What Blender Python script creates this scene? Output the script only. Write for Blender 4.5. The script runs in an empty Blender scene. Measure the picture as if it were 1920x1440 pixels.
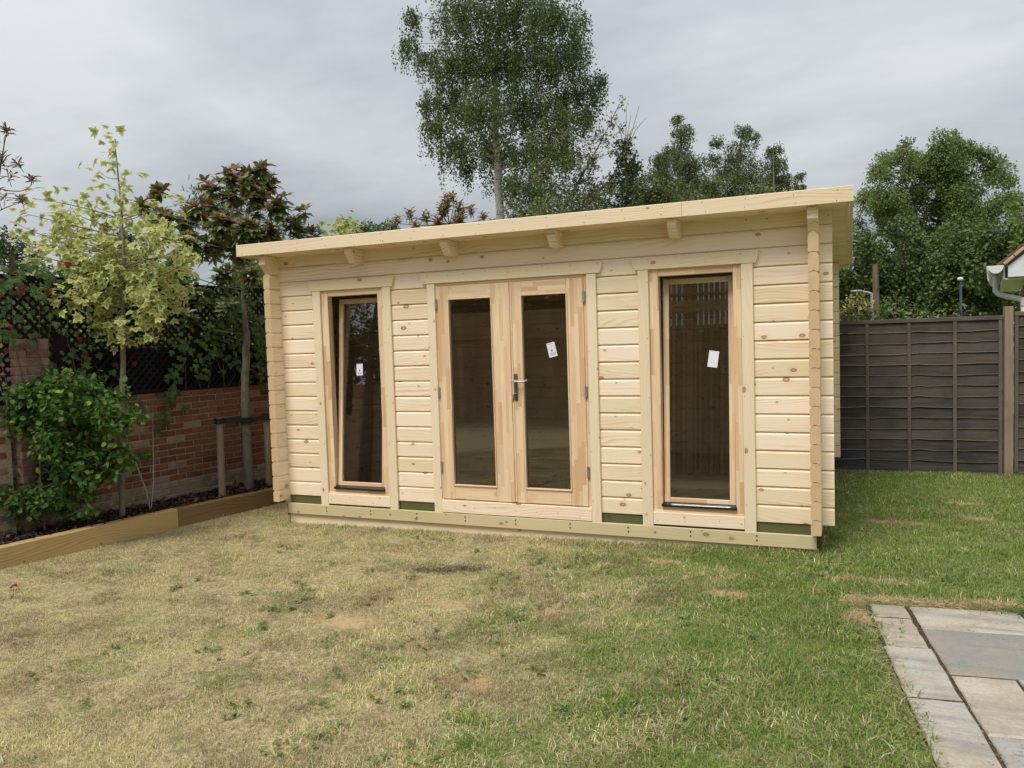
import bpy, math, random
import numpy as np
from mathutils import Matrix, Vector

random.seed(7)
RNG = np.random.default_rng(7)
SC = bpy.context.scene
COL = SC.collection
PI = math.pi
R = math.radians

# ------------------------------------------------------------------ camera, sky, sun, exposure
cd = bpy.data.cameras.new('camera'); cam = bpy.data.objects.new('camera', cd); COL.objects.link(cam)
cam.location = (4.961, -6.072, 1.404)
cam.rotation_euler = (R(86.905), R(1.795), R(23.128))
cd.sensor_width = 36.0; cd.lens = 27.84; cd.clip_start = 0.05; cd.clip_end = 800
SC.camera = cam

SUN_ELEV, SUN_AZ = 58.0, 196.0          # degrees; azimuth clockwise from +Y, the light comes from behind the camera
wd = bpy.data.worlds.new('World'); SC.world = wd; wd.use_nodes = True
wt = wd.node_tree; wt.nodes.clear()


def N(nt, kind, ins=None, **props):
    n = nt.nodes.new(kind)
    for k, v in props.items():
        setattr(n, k, v)
    for k, v in (ins or {}).items():
        s = n.inputs[k]
        if isinstance(v, bpy.types.NodeSocket):
            nt.links.new(v, s)
        else:
            s.default_value = v
    return n


def M2(nt, op, a, b=0.0, c=0.0, clamp=False):
    n = N(nt, 'ShaderNodeMath', {0: a, 1: b, 2: c}, operation=op)
    n.use_clamp = clamp
    return n.outputs[0]


def VM(nt, op, a, b=(0, 0, 0)):
    return N(nt, 'ShaderNodeVectorMath', {0: a, 1: b}, operation=op).outputs[0]


def MIX(nt, fac, a, b, mode='MIX'):
    n = nt.nodes.new('ShaderNodeMix'); n.data_type = 'RGBA'; n.blend_type = mode; n.clamp_factor = True
    for i, v in ((0, fac), (6, a), (7, b)):
        if isinstance(v, bpy.types.NodeSocket):
            nt.links.new(v, n.inputs[i])
        else:
            n.inputs[i].default_value = v if i == 0 else (*v[:3], 1.0)
    return n.outputs[2]


def RAMP(nt, fac, stops, interp='LINEAR'):
    n = nt.nodes.new('ShaderNodeValToRGB'); cr = n.color_ramp; cr.interpolation = interp
    while len(cr.elements) < len(stops):
        cr.elements.new(0.5)
    for e, (p, c) in zip(cr.elements, stops):
        e.position = p
        e.color = (*c, 1.0) if len(c) == 3 else c
    nt.links.new(fac, n.inputs[0])
    return n.outputs[0]


def SS(nt, x, lo, hi):
    n = N(nt, 'ShaderNodeMapRange', {0: x, 1: lo, 2: hi, 3: 0.0, 4: 1.0}, interpolation_type='SMOOTHSTEP')
    return n.outputs[0]


SKY_K = 0.1
sky = wt.nodes.new('ShaderNodeTexSky'); sky.sky_type = 'NISHITA'; sky.sun_disc = False
sky.sun_elevation = R(SUN_ELEV); sky.sun_rotation = R(SUN_AZ)
tc = N(wt, 'ShaderNodeTexCoord')
sx = N(wt, 'ShaderNodeSeparateXYZ', {0: tc.outputs['Generated']})
zc = M2(wt, 'MAXIMUM', sx.outputs[2], 0.0)
den = M2(wt, 'ADD', zc, 0.16)
cx = M2(wt, 'DIVIDE', sx.outputs[0], den); cy = M2(wt, 'DIVIDE', sx.outputs[1], den)
cv = N(wt, 'ShaderNodeCombineXYZ', {0: cx, 1: cy, 2: 0.3}).outputs[0]
n1 = N(wt, 'ShaderNodeTexNoise', {'Vector': cv, 'Scale': 0.55, 'Detail': 6.0, 'Roughness': 0.48, 'Distortion': 0.35}).outputs[0]
n2 = N(wt, 'ShaderNodeTexNoise', {'Vector': VM(wt, 'MULTIPLY', cv, (1.0, 1.7, 1.0)), 'Scale': 2.2, 'Detail': 5.0, 'Roughness': 0.55}).outputs[0]
cl = M2(wt, 'ADD', M2(wt, 'MULTIPLY', n1, 0.84), M2(wt, 'MULTIPLY', n2, 0.16))
cloud = RAMP(wt, cl, [(0.39, (0.445, 0.480, 0.515)), (0.46, (0.565, 0.602, 0.638)), (0.52, (0.675, 0.708, 0.738)), (0.60, (0.825, 0.848, 0.868))])
grad = M2(wt, 'ADD', 0.88, M2(wt, 'MULTIPLY', zc, 1.4))          # overcast sky: brighter towards the zenith
cloud = VM(wt, 'MULTIPLY', cloud, N(wt, 'ShaderNodeCombineXYZ', {0: grad, 1: grad, 2: grad}).outputs[0])
cloud = VM(wt, 'SCALE', cloud); cloud.node.inputs[3].default_value = 0.335 / SKY_K
skyc = MIX(wt, 0.95, sky.outputs[0], cloud)
bg = N(wt, 'ShaderNodeBackground', {0: skyc, 1: SKY_K})
wo = N(wt, 'ShaderNodeOutputWorld', {0: bg.outputs[0]})

sl = bpy.data.lights.new('sun', 'SUN'); sl.energy = 1.5; sl.angle = R(24); sl.color = (1.0, 0.965, 0.90)
so = bpy.data.objects.new('sun', sl); COL.objects.link(so)
_d = Vector((math.sin(R(SUN_AZ)) * math.cos(R(SUN_ELEV)), math.cos(R(SUN_AZ)) * math.cos(R(SUN_ELEV)), math.sin(R(SUN_ELEV))))
so.rotation_euler = (-_d).to_track_quat('-Z', 'Y').to_euler(); so.location = _d * 30

SC.view_settings.view_transform = 'Standard'; SC.view_settings.look = 'None'
SC.view_settings.exposure = 1.08; SC.view_settings.gamma = 1.0; SC.view_settings.use_curve_mapping = False
SC.render.engine = 'CYCLES'
cy_ = SC.cycles
cy_.use_denoising = True; cy_.denoiser = 'OPENIMAGEDENOISE'; cy_.denoising_prefilter = 'ACCURATE'
cy_.max_bounces = 14; cy_.diffuse_bounces = 9; cy_.glossy_bounces = 4; cy_.transmission_bounces = 6; cy_.transparent_max_bounces = 12
cy_.caustics_reflective = False; cy_.caustics_refractive = False; cy_.sample_clamp_indirect = 6.0

# ------------------------------------------------------------------ measured plant positions (x, y, z, radius) in metres: crown clumps, then trunk points
TREES={
'birch':([(-1.7,7.33,8.38,0.66),(-0.89,7.7,8.55,0.849),(-0.07,7.45,8.08,0.754),(-1.01,6.63,8.65,0.566),(-0.09,6.56,8.58,0.66),(-1.19,6.65,7.04,0.679),(-0.44,7.02,7.07,0.83),(0.47,6.68,6.7,0.622),(-1.7,5.77,6.88,0.226),(-2.68,7.21,7.02,0.283),(-2.12,6.75,6.54,0.245),(-1.33,6.25,6.16,0.566),(-0.81,6.87,6.27,0.754),(-0.38,8.13,6.58,0.801),(0.21,8.24,6.71,0.471),(0.37,8.22,7.11,0.207),(0.89,7.49,5.9,0.264),(0.57,7.54,5.69,0.453),(-1.77,6.89,5.67,0.547),(-0.7,6.12,5.24,0.66),(-0.29,7.28,5.47,0.754),(0.5,7.04,5.12,0.528),(0.47,8.25,5.55,0.245),(-1.4,5.81,5.0,0.283),(-1.55,6.95,4.9,0.434),(-1.05,7.53,4.86,0.519),(0.09,6.75,4.57,0.585),(0.17,8.1,4.83,0.302),(-1.53,7.32,4.63,0.207),(-0.06,6.23,3.96,0.424),(-0.18,7.54,3.99,0.377)],
[(-0.71,6.85,3.01,0.085),(-0.72,6.88,3.67,0.075),(-0.75,6.91,4.42,0.066),(-0.81,6.94,5.36,0.05),(-0.77,7.01,6.3,0.036),(-0.69,7.1,7.24,0.025),(-0.62,7.21,8.56,0.01)]),
'willow':([(0.74,5.42,3.42,0.269),(0.83,5.92,3.73,0.269),(1.1,5.98,3.88,0.202),(1.3,5.88,4.17,0.168),(1.42,6.06,4.5,0.135),(1.43,6.51,4.9,0.101),(1.69,6.2,5.07,0.059),(1.74,6.05,4.63,0.059),(1.49,6.41,4.37,0.084),(1.16,6.0,3.5,0.269),(1.39,6.42,3.79,0.152),(1.02,5.79,4.14,0.185),(0.89,5.83,4.51,0.168),(0.28,5.92,3.45,0.286),(0.09,5.58,3.38,0.219),(0.53,5.8,3.99,0.236)],
[(0.6,5.76,2.81,0.04),(0.76,5.86,3.39,0.028),(1.03,6.01,3.89,0.018),(1.34,6.18,4.47,0.01),(1.63,6.34,5.09,0.004)]),
'ivy':([(0.81,9.58,5.24,0.172),(0.92,9.41,4.9,0.28),(0.78,10.14,4.62,0.366),(1.03,9.47,4.06,0.431),(0.5,9.94,4.56,0.194),(0.7,9.57,3.9,0.431)],
[(0.86,9.71,3.15,0.08),(0.83,9.76,4.34,0.04),(0.78,9.81,5.42,0.012)]),
'bgb1':([(0.46,17.12,7.63,0.207),(0.77,16.26,6.98,0.356),(0.36,16.99,6.59,0.504),(0.85,16.51,6.12,0.533),(0.22,15.7,6.21,0.326),(-0.04,16.44,5.94,0.415),(0.5,16.54,5.6,0.622),(1.08,16.8,5.55,0.533),(0.84,16.27,4.86,0.741),(0.18,15.58,5.04,0.593)],
[(0.6,16.04,1.55,0.1),(0.62,16.24,4.8,0.06),(0.68,16.42,7.46,0.008)]),
'bgb2':([(1.4,18.04,7.02,0.232),(2.19,17.45,7.12,0.232),(2.3,18.52,7.1,0.279),(1.98,18.25,6.58,0.465),(2.27,17.89,5.94,0.558),(1.58,18.34,6.22,0.434),(1.41,17.23,6.36,0.248),(1.81,17.69,5.47,0.651),(1.28,18.15,5.16,0.62),(2.23,17.83,5.1,0.558)],
[(1.78,17.63,1.51,0.1),(1.85,17.88,5.22,0.06),(2.11,18.12,7.3,0.008)]),
'bgb3':([(2.81,19.86,6.99,0.323),(2.91,19.7,6.51,0.42),(2.62,20.12,6.05,0.533),(3.1,20.42,6.13,0.356),(3.56,20.15,6.2,0.178),(3.5,20.26,5.86,0.226),(2.88,18.81,5.18,0.647)],
[(2.8,19.16,1.47,0.1),(2.86,19.39,5.02,0.05),(2.84,19.5,6.88,0.008)]),
'lowshrub':([(0.42,8.66,3.85,0.283),(0.77,8.92,3.75,0.283),(1.51,8.85,3.88,0.263),(1.88,9.14,3.91,0.222),(2.38,9.29,3.86,0.182),(1.17,9.19,3.8,0.263),(1.48,8.79,4.2,0.263),(1.68,8.94,4.04,0.283),(1.97,8.72,4.15,0.202),(0.51,8.46,4.14,0.222),(2.55,9.52,4.23,0.242),(3.36,10.13,4.09,0.263),(2.08,9.56,4.06,0.242),(0.24,8.24,3.81,0.242),(3.88,10.39,4.0,0.202)],
[(1.2,8.65,1.33,0.06),(1.26,8.81,3.44,0.04)]),
'poplar':([(9.12,30.36,8.36,0.429),(7.5,30.17,6.92,0.61),(8.7,30.41,5.77,0.524),(8.03,29.58,8.02,0.531),(10.38,32.26,7.95,0.46),(7.55,31.34,6.91,0.389),(8.68,29.88,7.66,0.628),(9.56,29.92,5.45,0.506),(6.89,29.9,4.99,0.475),(8.56,29.42,5.16,0.542),(8.16,31.84,5.28,0.567),(8.16,31.61,6.37,0.398),(9.14,32.05,7.59,0.44),(9.46,30.76,6.76,0.543),(9.6,31.99,5.81,0.483),(6.18,29.33,7.5,0.591),(9.81,31.02,5.99,0.571),(6.76,28.68,8.12,0.448),(9.39,29.42,5.27,0.575),(6.65,30.38,6.39,0.516),(8.76,29.73,6.51,0.525),(5.69,30.94,7.13,0.393),(6.34,29.88,6.11,0.543),(7.95,30.55,5.13,0.534),(6.02,30.87,6.86,0.452),(5.99,28.85,5.97,0.437),(10.38,29.8,6.09,0.635),(7.63,29.41,7.9,0.456),(8.7,30.57,6.59,0.452),(8.84,29.58,5.7,0.566),(8.14,29.78,7.08,0.438),(7.37,30.84,5.37,0.53),(6.74,29.48,6.86,0.514),(9.29,30.41,5.97,0.577),(8.12,29.64,7.44,0.472),(10.5,31.65,7.72,0.482),(8.54,32.29,7.04,0.404),(8.51,29.62,7.82,0.543),(11.03,32.82,6.34,0.451),(6.16,30.45,5.47,0.414),(9.33,31.25,5.52,0.59),(7.24,30.32,8.28,0.519),(10.17,31.47,7.73,0.601),(6.38,28.41,6.52,0.633),(6.36,30.03,8.21,0.496),(7.1,31.7,7.87,0.403),(8.04,31.25,7.81,0.404),(6.37,29.58,6.21,0.394),(9.7,31.05,8.33,0.422),(6.34,31.02,8.48,0.417),(6.03,28.0,7.44,0.393),(10.52,30.55,7.2,0.565),(8.21,32.11,8.47,0.452),(10.41,31.87,5.3,0.406),(7.02,31.06,6.56,0.492),(8.07,30.45,4.88,0.437),(7.19,28.63,7.63,0.488),(7.16,30.07,4.98,0.475),(7.47,30.62,6.84,0.483),(9.9,29.84,5.8,0.532),(6.52,29.65,5.64,0.596),(8.25,32.06,8.15,0.617),(5.43,27.86,6.38,0.424),(8.44,29.02,5.01,0.51),(8.84,29.43,5.79,0.521),(8.27,31.21,8.04,0.599),(6.25,31.03,8.08,0.391),(10.76,30.45,6.23,0.563),(9.1,32.12,8.55,0.437),(7.67,29.37,6.77,0.406),(8.91,30.97,7.39,0.605),(8.4,31.58,8.86,0.39),(8.8,29.5,6.52,0.629),(8.41,30.49,6.15,0.629),(8.55,31.93,7.96,0.539),(8.94,30.46,8.65,0.483),(6.3,30.62,6.05,0.461),(7.91,30.1,4.58,0.542),(10.63,33.06,7.76,0.56),(5.91,29.19,6.65,0.455),(7.62,31.41,8.37,0.406),(7.05,28.57,5.89,0.454),(9.88,30.63,5.5,0.451),(7.23,28.8,4.59,0.62),(8.66,30.31,5.36,0.539),(7.39,29.81,6.16,0.567),(6.14,28.74,6.26,0.579),(9.36,30.75,6.95,0.643),(7.81,30.99,7.81,0.406),(7.42,30.51,8.25,0.398),(7.79,29.54,7.57,0.428),(8.99,31.41,4.71,0.625),(7.49,30.89,6.88,0.478),(6.45,29.47,6.33,0.577),(8.06,30.19,4.66,0.509),(8.31,29.59,8.56,0.617),(9.28,32.1,7.47,0.559),(9.32,30.4,4.7,0.393),(8.83,30.16,7.82,0.53),(8.71,32.04,5.2,0.522),(8.31,30.01,8.31,0.539),(9.28,29.94,6.03,0.42),(7.19,29.74,7.58,0.505),(9.35,31.14,8.26,0.601),(10.95,32.05,6.55,0.411),(8.17,30.13,6.19,0.388),(7.82,30.98,7.32,0.388),(8.58,29.02,5.18,0.431),(8.61,32.11,7.32,0.388),(7.45,29.98,5.39,0.388),(8.86,30.75,9.02,0.302),(10.03,31.21,8.29,0.388),(7.05,29.39,8.59,0.345),(5.92,30.63,8.01,0.345),(10.82,31.5,7.2,0.345),(10.9,30.28,5.75,0.388),(5.39,28.8,6.69,0.345),(5.28,29.14,5.69,0.431)],
[(8.12,30.13,0.86,0.2),(8.19,30.37,4.52,0.13),(8.36,30.56,6.45,0.09),(8.78,30.87,8.8,0.02)]),
'dm1':([(5.04,20.99,2.71,0.496),(5.55,20.14,2.04,0.406),(4.58,20.01,2.99,0.327),(4.7,19.08,2.9,0.406),(5.26,19.66,2.96,0.418),(4.78,19.97,2.8,0.346),(4.78,20.64,2.19,0.482),(5.19,20.17,3.06,0.389),(4.52,20.14,2.95,0.433),(5.41,21.11,4.15,0.337),(5.74,20.26,3.09,0.44),(5.13,18.91,1.69,0.517),(4.9,20.26,2.22,0.336),(5.26,21.54,4.22,0.369),(5.44,19.22,3.77,0.503),(5.29,20.25,3.39,0.369),(5.27,20.73,3.23,0.349),(5.78,20.53,3.58,0.373),(5.11,19.19,2.73,0.348),(5.76,20.55,2.91,0.442),(5.58,19.28,1.98,0.418),(4.72,18.98,3.58,0.363)],
[(5.18,20.16,1.07,0.2),(5.2,20.33,3.81,0.1)]),
'dm2':([(6.18,20.74,2.48,0.456),(6.77,21.03,3.17,0.57),(5.98,22.9,2.01,0.46),(6.65,22.6,4.39,0.535),(6.98,22.37,1.94,0.365),(6.43,22.08,3.35,0.407),(6.88,21.35,2.16,0.411),(6.01,20.83,3.25,0.431),(7.04,22.42,3.67,0.451),(6.25,20.61,4.3,0.415),(6.7,20.75,2.52,0.374),(5.76,21.16,2.35,0.517),(6.74,22.24,2.67,0.422),(6.88,23.27,3.94,0.464),(6.25,21.64,2.01,0.479),(6.04,21.17,2.08,0.514),(6.1,22.9,2.32,0.367),(6.4,21.34,2.72,0.35),(7.19,22.13,2.32,0.509),(5.73,21.58,3.7,0.378),(5.96,20.45,2.14,0.538),(6.08,20.72,3.1,0.347),(7.12,20.89,2.67,0.548),(7.0,22.85,2.01,0.347),(6.82,21.81,4.02,0.448),(6.03,22.19,2.98,0.556),(6.36,21.68,2.3,0.519),(5.85,21.67,3.53,0.471)],
[(6.42,21.78,1.01,0.2),(6.45,21.95,3.87,0.1)]),
'dm3':([(8.17,21.41,3.46,0.375),(7.77,21.94,3.14,0.456),(7.29,20.33,2.32,0.497),(8.29,21.58,3.9,0.507),(8.33,22.77,4.07,0.43),(7.73,21.58,2.76,0.444),(8.35,22.74,2.76,0.436),(7.12,21.72,2.41,0.446),(7.65,20.38,3.03,0.495),(7.84,21.8,3.08,0.424),(7.48,20.44,3.21,0.512),(8.48,20.56,3.0,0.476),(8.03,21.83,4.08,0.541),(7.28,19.83,2.05,0.374),(7.86,20.25,2.98,0.411),(7.36,20.93,3.17,0.437),(7.24,20.27,2.11,0.456),(8.22,22.05,3.78,0.495),(8.5,21.1,2.76,0.532),(8.26,20.86,2.07,0.508),(8.46,21.78,2.43,0.416),(7.13,21.12,2.06,0.466),(7.01,21.95,2.84,0.431),(8.55,22.5,2.04,0.387),(8.73,22.97,3.68,0.446),(8.14,20.48,2.3,0.461),(7.88,20.33,3.97,0.403),(8.82,22.47,2.66,0.356),(8.64,21.5,3.14,0.53),(7.32,20.0,2.56,0.472)],
[(7.78,21.27,0.98,0.2),(7.8,21.44,3.72,0.1)]),
'dm4':([(8.71,21.79,3.27,0.35),(8.5,19.53,3.9,0.358),(9.02,22.14,3.7,0.474),(8.55,20.58,2.52,0.341),(8.51,20.07,2.87,0.455),(9.25,19.84,2.27,0.385),(9.41,19.9,3.48,0.414),(9.41,22.27,2.76,0.422),(9.37,21.75,3.27,0.388),(9.14,22.13,2.98,0.426),(8.57,21.54,2.9,0.464),(8.7,20.54,3.48,0.488),(9.51,20.26,3.45,0.333),(9.02,20.93,3.09,0.363),(8.4,19.86,2.67,0.456),(8.27,19.64,3.37,0.393),(9.01,21.01,3.62,0.477),(9.5,21.29,4.11,0.487),(9.34,22.28,3.85,0.48),(9.39,21.84,3.95,0.328),(9.19,19.65,3.04,0.342),(8.17,19.63,3.4,0.36),(9.24,21.01,1.91,0.415),(8.51,21.18,3.52,0.46),(9.33,22.29,3.82,0.377),(9.83,21.31,3.03,0.41),(8.66,20.53,1.92,0.362),(8.21,19.19,2.76,0.452),(8.82,20.64,4.08,0.348),(8.77,21.62,2.11,0.417)],
[(9.01,20.7,0.95,0.2),(9.03,20.89,3.89,0.1)]),
'dm5':([(9.75,20.33,3.88,0.35),(9.61,20.54,4.13,0.273),(9.83,21.36,3.47,0.332),(9.34,19.34,3.55,0.317),(9.48,19.32,3.93,0.331),(9.32,19.39,3.67,0.345),(9.57,20.91,4.85,0.33),(9.39,20.37,4.13,0.319),(9.3,20.59,4.33,0.317),(9.36,19.26,4.14,0.257),(9.5,19.07,4.34,0.34),(9.7,20.01,3.86,0.239),(9.71,21.15,4.03,0.26),(9.35,19.3,3.79,0.314)],
[(9.45,19.8,0.95,0.15),(9.47,20.0,4.21,0.06)]),
'ltree':([(-14.96,7.68,4.2,0.458),(-14.33,7.86,3.9,0.404),(-14.61,7.33,4.47,0.189),(-13.99,7.98,3.52,0.296),(-14.9,7.87,3.46,0.539),(-14.8,7.01,3.92,0.539)],
[(-14.55,7.36,1.53,0.2),(-14.47,7.54,3.95,0.1)]),
'ltree2':([(-13.4,9.9,4.62,0.267),(-13.29,10.1,4.37,0.385),(-13.51,9.75,4.21,0.296),(-13.11,10.17,3.93,0.444),(-13.99,10.21,3.69,0.444),(-14.68,10.07,3.58,0.444)],
[(-13.57,9.95,1.44,0.2),(-13.55,10.13,4.25,0.08)]),
'conifer':([(-4.97,4.16,3.94,0.21),(-4.9,4.04,3.71,0.35),(-4.83,4.49,3.77,0.394),(-4.85,3.67,3.54,0.193),(-4.22,4.5,3.62,0.394),(-3.56,4.42,3.38,0.28),(-3.64,4.99,3.32,0.228),(-2.93,4.48,3.14,0.123),(-4.23,3.99,3.17,0.438),(-3.58,4.11,3.05,0.35)],
[(-4.34,4.08,1.02,0.12),(-4.32,4.23,3.47,0.05)]),
'redtree':([(-0.98,0.97,3.35,0.118),(-1.28,1.02,3.4,0.094),(-1.22,0.74,3.28,0.094),(-1.11,1.25,3.27,0.106),(-1.65,0.94,3.24,0.106),(-1.0,0.81,3.16,0.118),(-2.09,0.6,3.17,0.082),(-2.25,0.56,3.03,0.094),(-1.99,0.27,2.94,0.059),(-0.81,1.18,3.08,0.059),(-0.61,1.24,2.91,0.065),(-1.46,1.07,3.08,0.141),(-0.95,0.84,2.98,0.129),(-0.67,0.83,2.85,0.129),(-1.62,0.74,2.93,0.141),(-1.98,0.82,2.88,0.141),(-1.72,0.37,2.85,0.106),(-1.23,0.64,2.73,0.153),(-0.92,0.69,2.65,0.153),(-0.87,1.39,2.79,0.118),(-0.57,1.34,2.65,0.082),(-1.8,0.31,2.7,0.118),(-1.7,0.92,2.56,0.153),(-1.19,0.82,2.46,0.141),(-1.48,0.38,2.5,0.129),(-1.63,0.33,2.31,0.106),(-0.8,0.85,2.61,0.129),(-1.15,0.51,2.18,0.106),(-1.43,0.48,1.96,0.106),(-1.53,0.34,1.74,0.082),(-0.89,0.7,2.17,0.094),(-1.18,0.53,1.87,0.094),(-1.49,0.63,1.62,0.082),(-1.36,1.0,1.74,0.082)],
[(-1.15,0.73,-0.16,0.055),(-1.17,0.76,0.56,0.049),(-1.18,0.79,1.14,0.043),(-1.16,0.82,1.58,0.038),(-1.2,0.83,1.96,0.02),(-1.19,0.86,2.49,0.014),(-1.11,0.93,3.02,0.01),(-1.03,0.98,3.31,0.005)]),
'maple':([(-1.49,-0.47,3.44,0.04),(-1.41,-0.61,3.27,0.07),(-1.03,-0.77,3.02,0.045),(-1.7,-0.47,3.15,0.04),(-1.13,-0.82,2.88,0.07),(-1.06,-0.83,2.73,0.08),(-1.71,-0.62,2.85,0.06),(-1.59,-0.66,2.73,0.07),(-1.88,-0.69,2.78,0.1),(-1.71,-0.95,2.56,0.12),(-1.87,-0.62,2.56,0.15),(-2.18,-0.76,2.57,0.1),(-1.79,-1.12,2.82,0.04),(-2.47,-0.82,2.69,0.06),(-1.56,-0.56,2.65,0.11),(-1.37,-0.42,2.67,0.09),(-1.08,-0.54,2.7,0.09),(-0.97,-0.28,2.8,0.07),(-1.16,-0.3,2.59,0.1),(-1.49,-0.45,2.44,0.169),(-1.39,-0.83,2.3,0.189),(-0.85,-0.66,2.33,0.169),(-0.86,-0.36,2.31,0.12),(-1.67,-0.84,2.28,0.159),(-2.03,-0.71,2.41,0.12),(-1.27,-0.67,2.11,0.219),(-1.38,-0.92,2.01,0.189),(-0.95,-0.59,2.05,0.199),(-0.98,-0.22,2.02,0.08),(-1.53,-0.64,1.87,0.189),(-0.99,-0.75,1.8,0.189),(-1.49,-0.95,1.91,0.11),(-1.24,-0.73,1.66,0.14),(-1.75,-0.58,1.72,0.1),(-1.03,-0.55,1.71,0.11),(-0.63,-0.51,2.22,0.09),(-1.7,-1.02,1.96,0.07),(-1.88,-1.05,2.32,0.06),(-0.9,-0.47,1.9,0.08),(-1.97,-1.09,2.71,0.05)],
[(-1.32,-0.79,-0.16,0.028),(-1.31,-0.76,0.42,0.027),(-1.3,-0.72,1.02,0.025),(-1.29,-0.68,1.52,0.023),(-1.29,-0.66,1.91,0.019),(-1.28,-0.63,2.41,0.014),(-1.3,-0.61,2.81,0.01),(-1.35,-0.6,3.38,0.004)]),
'twig':([(-1.58,-1.48,3.29,0.037),(-1.69,-1.31,3.07,0.064),(-1.71,-1.38,2.97,0.073),(-1.52,-1.32,2.93,0.055),(-1.65,-1.5,2.76,0.073),(-1.55,-1.41,2.72,0.055),(-1.94,-1.4,3.03,0.092),(-1.73,-1.51,3.21,0.055),(-1.7,-1.44,3.09,0.055)],
[(-1.86,-1.57,1.64,0.02),(-1.84,-1.53,2.27,0.016),(-1.8,-1.48,2.73,0.011),(-1.74,-1.44,3.05,0.007),(-1.69,-1.4,3.34,0.003)]),
'rose':([(-1.56,-1.51,1.06,0.112),(-1.47,-1.33,1.14,0.103),(-1.18,-1.35,1.16,0.094),(-1.28,-1.07,1.05,0.122),(-1.17,-0.91,1.01,0.094),(-1.22,-1.38,0.98,0.168),(-1.59,-1.41,0.84,0.178),(-1.35,-1.03,0.8,0.187),(-0.8,-1.19,0.78,0.122),(-1.91,-1.35,0.59,0.159),(-1.32,-1.42,0.66,0.178),(-1.21,-1.21,0.59,0.168),(-1.09,-1.01,0.52,0.122),(-1.95,-1.39,0.35,0.14),(-1.78,-1.3,0.39,0.14),(-1.2,-1.29,0.37,0.14),(-1.11,-1.14,0.39,0.112),(-1.63,-1.58,0.17,0.122),(-1.68,-1.18,0.18,0.066),(-1.45,-1.21,0.1,0.103),(-1.18,-1.26,0.08,0.066),(-1.8,-1.49,0.02,0.066),(-1.73,-1.41,0.01,0.075),(-0.85,-1.11,0.49,0.066),(-0.79,-1.08,0.86,0.056),(-2.04,-1.35,0.68,0.112),(-1.47,-1.5,0.14,0.112),(-1.67,-1.19,0.38,0.14),(-1.37,-1.26,0.31,0.131),(-1.89,-1.48,0.94,0.112),(-1.64,-1.36,1.07,0.103),(-0.88,-1.26,0.97,0.112)],
[(-1.55,-1.38,-0.15,0.012),(-1.58,-1.38,0.18,0.011),(-1.59,-1.36,0.5,0.009),(-1.52,-1.31,0.88,0.006)]),
'phot':([(-1.03,3.88,3.15,0.07),(-0.9,4.03,3.24,0.077),(-0.56,3.9,3.16,0.077),(-0.67,3.82,3.03,0.093),(-0.28,4.0,3.35,0.108),(-0.36,4.38,3.51,0.077),(-0.32,3.98,3.24,0.108),(-0.35,4.59,3.36,0.108),(-0.12,4.48,3.29,0.077),(0.0,4.58,3.2,0.077),(-0.42,3.95,3.09,0.108),(-0.26,4.33,3.13,0.124),(0.27,4.36,3.08,0.062)],
[(-0.42,4.17,1.74,0.03),(-0.39,4.27,3.13,0.02)]),
'maple2':([(-2.52,4.64,3.38,0.093),(-2.27,4.5,3.39,0.084),(-2.41,4.36,3.22,0.118),(-2.25,4.53,3.24,0.118),(-2.32,4.45,3.11,0.168),(-2.57,4.27,3.11,0.084)],
[(-2.39,4.4,1.48,0.03),(-2.38,4.51,3.25,0.012)]),
'hedge':([(-4.08,7.8,3.75,0.194),(-3.6,7.64,3.74,0.151),(-3.57,8.11,3.77,0.151),(-4.27,7.69,3.67,0.194),(-3.91,7.92,3.56,0.28),(-3.57,7.98,3.54,0.237)],
[(-3.86,7.58,1.49,0.06),(-3.84,7.71,3.53,0.03)]),
'yellow':([(4.92,8.9,1.77,0.182),(5.11,9.03,1.86,0.2),(5.26,8.47,1.7,0.145),(5.0,8.51,1.58,0.2),(5.34,9.08,1.53,0.164),(4.79,8.61,1.59,0.145),(5.09,9.01,1.99,0.109)],
[(5.08,8.68,1.13,0.04),(5.09,8.71,1.67,0.02)]),
'sh1':([(5.64,7.86,1.98,0.051),(5.62,7.79,1.88,0.067),(5.56,7.98,1.76,0.109),(5.69,7.78,1.67,0.084),(5.46,7.74,1.64,0.101),(5.64,7.99,1.55,0.118)],
[(5.6,7.8,1.04,0.03),(5.62,7.86,1.88,0.01)]),
'sh2':([(5.77,7.65,1.72,0.075),(5.92,7.83,1.69,0.099),(6.05,7.66,1.63,0.083),(5.84,7.59,1.57,0.116),(6.12,8.05,1.56,0.099)],
[(5.92,7.72,1.04,0.03),(5.91,7.75,1.62,0.01)]),
'sh3':([(6.43,8.17,1.7,0.068),(6.5,8.2,1.74,0.068),(6.63,8.18,1.66,0.076),(6.73,8.25,1.71,0.059),(6.55,8.31,1.58,0.102),(6.88,8.54,1.57,0.085),(6.42,8.46,1.59,0.068)],
[(6.58,8.33,1.01,0.03),(6.57,8.36,1.6,0.01)]),
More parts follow.
